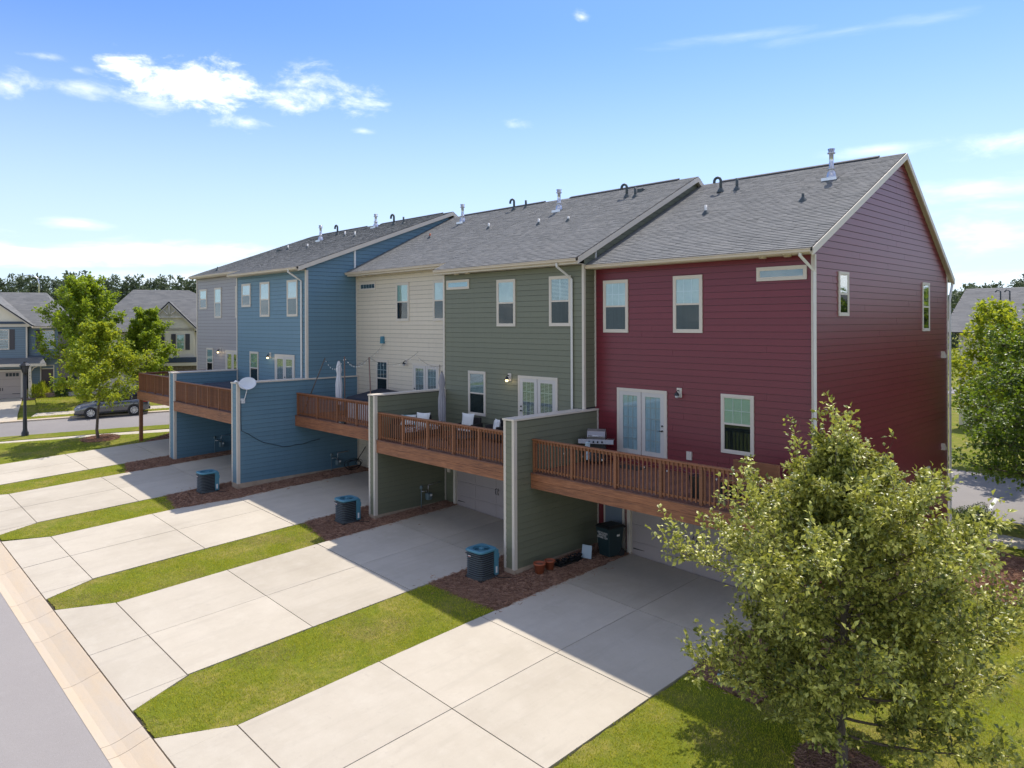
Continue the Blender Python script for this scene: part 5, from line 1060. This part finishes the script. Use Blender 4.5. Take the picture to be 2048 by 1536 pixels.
slope(Bh, 'roof', [(13.62, -.32, 5.62), (13.62, 5., 5.62), (11.2, 5., 8.17), (11.2, -.32, 8.17)]); slope(Bh, 'roof', [(8.72, 5., 5.62), (8.72, -.32, 5.62), (11.2, -.32, 8.17), (11.2, 5., 8.17)])
slope(Bh, 'roof', [(4.6, .6, 5.5), (20.4, .6, 5.5), (12.6, 5.4, 9.4), (7.8, 5.4, 9.4)]); slope(Bh, 'roof', [(20.4, .6, 5.5), (20.4, 11, 5.5), (12.6, 5.4, 9.4), (12.601, 5.4, 9.4)]); slope(Bh, 'roof', [(4.6, 11, 5.5), (4.6, .6, 5.5), (7.8, 5.4, 9.4), (7.801, 5.4, 9.4)]); slope(Bh, 'roof', [(20.4, 11, 5.5), (4.6, 11, 5.5), (7.8, 5.4, 9.4), (12.6, 5.4, 9.4)])
house_window(Bh, 9.68, 10.42, 3.85, 5.28, 0, [(10.45, 10.82)]); house_window(Bh, 11.76, 12.47, 3.85, 5.28, 0, [(11.35, 11.72), (12.5, 12.87)])
B(8.9, 13.5, -.35, .0, 2.75, 3.2).build('eyebrow_roof', NAVY, Bh); B(8.4, 13.9, -.5, -.35, 2.45, 2.72).build('porch_beam', TRM, Bh); B(8.6, 13.7, -.2, .0, -.2, 2.45).build('stone_front', STONE, Bh)
# tall street light mast far behind
t = thing('light_mast', (-117.0, 22.9, 2), 'thin gray curved light mast rising behind the far left roof', 'street light', local=True); MB().tube([(0, 0, 0), (0, 0, 11.3), (.3, -.2, 12.1), (-1., -.9, 12.6), (-1.8, -1.5, 12.5)], [.14, .1, .09, .07, .05], 6).build('mast', STEEL, t)

# row of houses across the rear street (right edge)
t = thing('rear_building', (0, 62, -1.95), 'long gray shingled building across the rear street at the right edge', 'building', local=True)
B(-16, 60, 0, 12, 0, 9.2).build('wall', HW, t)
slope(t, 'roof', [(-17, -.6, 8.9), (61, -.6, 8.9), (61, 6, 12.35), (-17, 6, 12.35)]); slope(t, 'roof', [(61, 12.6, 9.1), (-17, 12.6, 9.1), (-17, 6, 12.35), (61, 6, 12.35)])
B(-10., 61, 1.8, 2.0, 10.22, 10.38).build('roof_step', DARK, t)
for k, xx in enumerate((-14.2, -13.6)): MB().tube([(xx, 4.1, 11.2), (xx, 4.1, 12.0), (xx-.2, 4.1, 12.12), (xx-.35, 4.1, 11.95)], .05, 6).build('vent_pipe', PIPE, t)
MB().lathe((-6.2, 4.6, 11.5), [(.35, 0), (.3, .25), (.12, .45), (.12, .9), (.25, 1.0), (.0, 1.1)], 10).build('flue_pipe', STEEL, t)
for k in range(12):
    xx = -14+k*5.2
    for zz in (1.2, 4.2, 7.0): f = B(xx, xx+1.1, -.06, 0, zz, zz+1.6).build('window', WHT, t); B(xx+.08, xx+1.02, -.075, -.06, zz+.08, zz+1.52).build('pane', CARG, f)

# ------------------------------------------------------------------ vegetation
def tubes_np(paths, radii, n=5):
    """many polylines (list of (k,3)) with radii -> verts, quads"""
    V = []; Fc = []; o = 0
    for P, r in zip(paths, radii):
        P = np.asarray(P); k = len(P); d = np.gradient(P, axis=0); d /= np.linalg.norm(d, axis=1)[:, None]+1e-9
        a = np.where(np.abs(d[:, 2:3]) < .9, [[0, 0, 1.]], [[1., 0, 0]]); u = np.cross(d, a); u /= np.linalg.norm(u, axis=1)[:, None]+1e-9; v = np.cross(d, u)
        t = np.arange(n)*2*np.pi/n; ring_ = P[:, None]+(u[:, None]*np.cos(t)[None, :, None]+v[:, None]*np.sin(t)[None, :, None])*np.asarray(r)[:, None, None]
        V.append(ring_.reshape(-1, 3)); i = np.arange(k-1)[:, None]*n; j = np.arange(n)[None]; j2 = (j+1) % n
        Fc.append(np.stack([o+i+j, o+i+j2, o+i+n+j2, o+i+n+j], -1).reshape(-1, 4)); o += k*n
    return np.concatenate(V), np.concatenate(Fc)
def unit(a): return a/(np.linalg.norm(a, axis=-1, keepdims=True)+1e-9)
def leaves_np(P, D, L, W, rg, fold=.35, upbias=.95, quads=True):
    """P positions, D outward direction; elongated folded leaves"""
    n = len(P); D = unit(D+rg.normal(0, .55, (n, 3))); U = unit(rg.normal(0, 1, (n, 3))+np.array([0, 0, upbias*2])); S = unit(np.cross(D, U)); U = np.cross(S, D)
    l = (L*rg.uniform(.65, 1.25, n))[:, None]; w_ = (W*rg.uniform(.7, 1.2, n))[:, None]
    b = P; t = P+D*l-U*l*.12; m1 = P+D*l*.5+U*l*.04; lf = m1+S*w_+U*w_*fold; rt_ = m1-S*w_+U*w_*fold
    V = np.stack([b, lf, t, rt_, m1], 1).reshape(-1, 3); o = (np.arange(n)*5)[:, None]
    return V, np.concatenate([o+np.array([0, 4, 1]), o+np.array([1, 4, 2]), o+np.array([2, 4, 3]), o+np.array([3, 4, 0])], 0)
def tree(name, loc, label, H, trunk_r, z0, rad, nl, ntw, nlf, L, W, lmat, seed, group=None, rise=.35, lean=(0, 0), tipup=.25, cat='tree', asym=None, crown_name='crown', wob=.03, upper=1., spread=.35, flat=1.):
    rg = np.random.default_rng(seed); t = thing(name, loc, label, cat, group, local=True)
    zt = np.linspace(0, H*.93, 12); tr = np.stack([lean[0]*(zt/H)**1.3+np.cumsum(rg.normal(0, wob, 12)), lean[1]*(zt/H)**1.3+np.cumsum(rg.normal(0, wob, 12)), zt], 1); tr[0, :2] = 0; trr = trunk_r*(1-.88*(zt/zt[-1])**.8)
    paths = [tr]; rads = [trr]; bp = []; bd = []
    for i in range(nl):
        f = ((i+.5)/nl)**.92; z = z0+(H*.93-z0)*f; base = np.array([np.interp(z, zt, tr[:, 0]), np.interp(z, zt, tr[:, 1]), z])
        az = i*2.39996+rg.normal(0, .35); Rz = rad(f)*rg.uniform(.72, 1.12); up_ = rise+.55*f+rg.normal(0, .10)
        if asym: Rz *= (1+asym[0]*math.cos(az-asym[1]))*(rg.uniform(.72, 1.18) if len(asym) > 2 else 1); up_ += (.9 if len(asym) > 2 else 1.6)*max(0, f-.68)-(.12 if len(asym) > 2 else .28)*max(0, .35-f)/.35
        s_ = np.linspace(0, 1, 8)[:, None]; h = np.array([math.cos(az), math.sin(az), 0]); side = np.array([-h[1], h[0], 0])
        P = base+h*Rz*s_+np.array([0, 0, 1.])*(Rz*up_*flat*s_+tipup*Rz*s_**2*.6)+side*(rg.normal(0, .16)*Rz*s_**2)+np.cumsum(rg.normal(0, .02*Rz, (8, 3)), 0)*s_
        r0 = max(.012, float(np.interp(z, zt, trr))*.42); paths.append(P); rads.append(r0*(1-.86*s_[:, 0]))
        if asym and len(asym) > 2 and (i % 4 == 0 or f > .8):  # upright shoots that break the outline
            q0 = P[int(rg.integers(3, 7))]; hl = rg.uniform(.55, 1.05)*(1.15 if f > .6 else .8); dv = unit(np.array([rg.normal(0, .22), rg.normal(0, .22), 1.])); ss = np.linspace(0, 1, 5)[:, None]; Q = q0+dv*hl*ss+np.array([rg.normal(0, .12), rg.normal(0, .12), 0])*ss**2
            paths.append(Q); rads.append(.009*(1-.8*ss[:, 0])); m_ = int(46*hl); s3 = rg.uniform(.1, 1.03, m_)[:, None]; jj = rg.normal(0, 1, (m_, 3)); bp.append(q0+dv*hl*s3+jj*.045); bd.append(unit(jj)*.9+dv*.5)
        # twigs
        nt = max(3, int(ntw*(.45+.55*Rz/rad(.35))))
        ts = rg.uniform(.18, 1., nt)**.8; idx = ts*7; lo = np.floor(idx).astype(int).clip(0, 6); fr = (idx-lo)[:, None]; q = P[lo]*(1-fr)+P[lo+1]*fr; dl = unit(P[lo+1]-P[lo])
        td = unit(dl*.75+rg.normal(0, .62, (nt, 3))+np.array([0, 0, tipup])); tl = Rz*spread*rg.uniform(.5, 1.15, nt)*(1.15-.55*ts)
        for k in range(nt):
            e = q[k]+td[k]*tl[k]; mid = q[k]+td[k]*tl[k]*.5+rg.normal(0, .04*tl[k], 3); e2 = e+np.array([0, 0, tipup*.25*tl[k]]); paths.append(np.stack([q[k], mid, e2])); rads.append(np.array([.005, .0035, .0015])*max(1, trunk_r/.09))
            m_ = max(2, int(nlf*rg.uniform(.6, 1.3)*(.5+.5*tl[k]/(Rz*spread)))); s2 = rg.uniform(.12, 1.04, m_)[:, None]
            pp = np.where(s2 < .5, q[k]+(mid-q[k])*s2*2, mid+(e2-mid)*(s2*2-1)); jit = rg.normal(0, 1, (m_, 3)); bp.append(pp+jit*L*.35); bd.append(td[k]*.7+unit(jit)*.8)
    # leader tip
    m_ = nlf*6; s2 = rg.uniform(.72, 1.06, m_); bp.append(np.stack([np.interp(s2*zt[-1], zt, tr[:, 0])+rg.normal(0, .1, m_), np.interp(s2*zt[-1], zt, tr[:, 1])+rg.normal(0, .1, m_), s2*zt[-1]], 1)); bd.append(rg.normal(0, .6, (m_, 3))+np.array([0, 0, .6]))
    V, Fc = tubes_np(paths[:1], rads[:1], 10); np_obj('trunk', V, Fc, BARK, t, True); V, Fc = tubes_np(paths[1:], rads[1:], 4); np_obj('branches', V, Fc, BARK, t, True)
    V, Fc = leaves_np(np.concatenate(bp), np.concatenate(bd), L, W, rg); np_obj(crown_name, V, Fc, lmat, t)
    return t
# big tree at the right front
tree('oak_tree', (-5.50, 13.80, g(-5.5, 13.8)), 'big glossy leaved tree in front of the right end of the red townhouse', 6.25, .10, .65,
     lambda f: float(np.interp(f, [0, .15, .38, .58, .75, .9, 1], [2.3, 2.8, 3.0, 2.2, 1.15, .55, .3])), 108, 28, 44, .108, .034, LFH, 9, rise=.13, tipup=.42, spread=.42, flat=.8, wob=.05, asym=(.10, R(35), 1))
# street trees on the left
tree('maple_tree', (-48.9, 12.6, g(-48.9, 12.6)), 'young yellow green maple on the lawn beside the far left walk', 7.1, .10, 2.55,
     lambda f: 2.85*(1-.88*max(0, f-.08)**.95), 56, 24, 15, .17, .07, LFY, 21, asym=(0, 0), rise=.08, tipup=.25, spread=.34, flat=.8)
tree('maple_tree', (-65.3, 15.9, g(-65.3, 15.9)), 'tallest bright green tree behind the yellow green maple', 9.6, .16, 2.4,
     lambda f: 3.1*(1-.12*abs(f-.3)-.8*max(0, f-.25)**1.1), 58, 24, 13, .24, .10, LFM, 31, rise=.35, tipup=.4, spread=.33)
tree('maple_tree', (-64.0, 20.0, g(-64.0, 20.0)), 'darker green tree just right of the yellow green maple', 7.3, .12, 1.5,
     lambda f: 2.1*(1-.95*max(0, f-.25)**1.2), 56, 26, 16, .18, .08, LFM, 41, rise=.15, tipup=.3, spread=.34)
# right edge
tree('elm_tree', (-4.0, 34.0, g(-4.0, 34.0)), 'large dark green street tree at the right edge behind the red townhouse', 8.4, .17, 1.5,
     lambda f: 4.4*(1-.18*abs(f-.35)-.85*max(0, f-.4)**1.3), 90, 34, 22, .16, .07, LFD, 51, rise=.08, tipup=.15, spread=.33, flat=.6)
tree('elm_tree', (-9.3, 46.5, g(-9.3, 46)), 'yellow green tree across the rear street beside the house corner', 7.9, .14, 1.6,
     lambda f: 3.6*(1-.85*max(0, f-.35)**1.2), 60, 26, 14, .22, .10, LFY, 61, rise=.25, tipup=.3)
tree('elm_tree', (-2.8, 47.0, g(-2.8, 47)), 'tall pale green tree rising at the top of the right edge', 9.8, .16, 2.4,
     lambda f: 3.8*(1-.85*max(0, f-.45)**1.2), 60, 26, 14, .22, .10, LFM, 71, rise=.3, tipup=.35)
tree('elm_tree', (3.5, 46.0, g(3.5, 46)), 'broad green tree beyond the right edge of the rear street', 9.5, .16, 2.5,
     lambda f: 4.2*(1-.8*max(0, f-.45)**1.2), 50, 24, 14, .24, .11, LFD, 72, rise=.2, tipup=.3)
def bush(name, loc, r, h, label, mt, n, L, W, seed, spiky=False, cat='shrub'):
    rg = np.random.default_rng(seed); t = thing(name, loc, label, cat, local=True); d = unit(rg.normal(0, 1, (n, 3))); d[:, 2] = np.abs(d[:, 2]); rr_ = rg.uniform(.55, 1.05, n)[:, None]**.5
    P = d*np.array([r, r, h])*rr_*(1+.12*np.sin(d[:, :1]*5)+.1*np.sin(d[:, 1:2]*7)); V, Fc = leaves_np(P, d+(np.array([0, 0, 1.2]) if spiky else 0), L, W, rg); np_obj('foliage', V, Fc, mt, t)
    pts = [np.stack([np.zeros(3), x*np.array([r, r, h])*.45, x*np.array([r, r, h])*.85]) for x in d[:26]]; V, Fc = tubes_np(pts, [np.array([.015, .01, .004])]*len(pts), 4); np_obj('stems', V, Fc, BARK, t)
bush('boxwood_shrub', (-7.9, 32.75, g(-7.9, 32.7)), .75, .85, 'round dark shrub at the rear corner of the red townhouse', LFS, 5200, .05, .02, 81)
bush('ornamental_grass', (-71.0, 13.9, 1.65), .75, 1.1, 'spiky yellow green grass clump beside the porch of the blue gray house', LFY, 1400, .35, .02, 82, True, 'ornamental grass')
bush('boxwood_shrub', (-70.3, 15.3, 1.7), .5, .7, 'small shrub at the porch steps of the blue gray house', LFS, 1200, .1, .04, 83)
bush('boxwood_shrub', (-56.9, 27.6, 1.6), .9, 1.7, 'pale shrub in front of the stone porch of the cream house', LFY, 2500, .12, .05, 84)
# far pines: four kinds, each copied
protos = []
for k in range(4):
    H = 15+2*k
    protos.append(tree('pine_tree', (0, 0, 0), 'x', H, .22, H*.42, lambda f: 3.3*(1-.55*abs(f-.35)-.5*max(0, f-.5)), 26, 9, 8, .75, .22, LFP, 100+k, group='pines on the skyline', rise=.1, tipup=.2, spread=.42, wob=.08))
kk = 0
def place_pine(px, dist, topy, label):
    global kk
    d = pixdir(px, 646); d.z = 0; d.normalize(); dep = dist; x = (px-1024)/F; pos = (fw+rt0*x)*dep; p = protos[kk % 4]; z = g(pos.x, pos.y)
    top = CAMH+(650-topy)/F*dep; H = 15+2*(kk % 4)
    o = p if kk < 4 else copy_tree(p)
    o.location = (pos.x, pos.y, z); sc_ = (top-z)/H; o.scale = (sc_, sc_, sc_); o.rotation_euler = (0, 0, kk*1.3); o['label'] = label; kk += 1
SKY = [(-60, 570), (-20, 560), (5, 557), (32, 548), (60, 560), (82, 552), (104, 556), (128, 560), (152, 548), (178, 556), (210, 560), (236, 551), (262, 556), (288, 566), (310, 557), (334, 551), (357, 560), (380, 562), (405, 556), (440, 566)]
for i, (px, ty) in enumerate(SKY): place_pine(px, 118+((i*37) % 23), ty, 'dark pine in the skyline wood behind the left houses')
for i, (px, ty) in enumerate([(1930, 582), (1965, 578), (1995, 572), (2030, 566), (2070, 562), (2110, 560)]): place_pine(px, 135+((i*17) % 20), ty, 'dark pine behind the long gray building at the right edge')
# wood mass filling below the pine tops
rg = np.random.default_rng(5); Pn = []; 
for (a0, a1, dist, top) in ((-160, 480, 150, 585), (1880, 2250, 175, 590)):
    n = 14000; px = rg.uniform(a0, a1, n); dep = dist+rg.uniform(0, 25, n); x = (px-1024)/F; pos = np.outer(dep, np.array(fw))+np.outer(dep*x, np.array(rt0)); zt_ = CAMH+(650-top-8*np.sin(px*.07)-6*np.sin(px*.19))/F*dep; z = rg.uniform(0, 1, n)**.6*zt_; pos[:, 2] = z; Pn.append(pos)
V, Fc = leaves_np(np.concatenate(Pn), rg.normal(0, 1, (28000, 3)), 1.1, .42, rg); tag(np_obj('far_wood', V, Fc, LFP), kind='stuff')
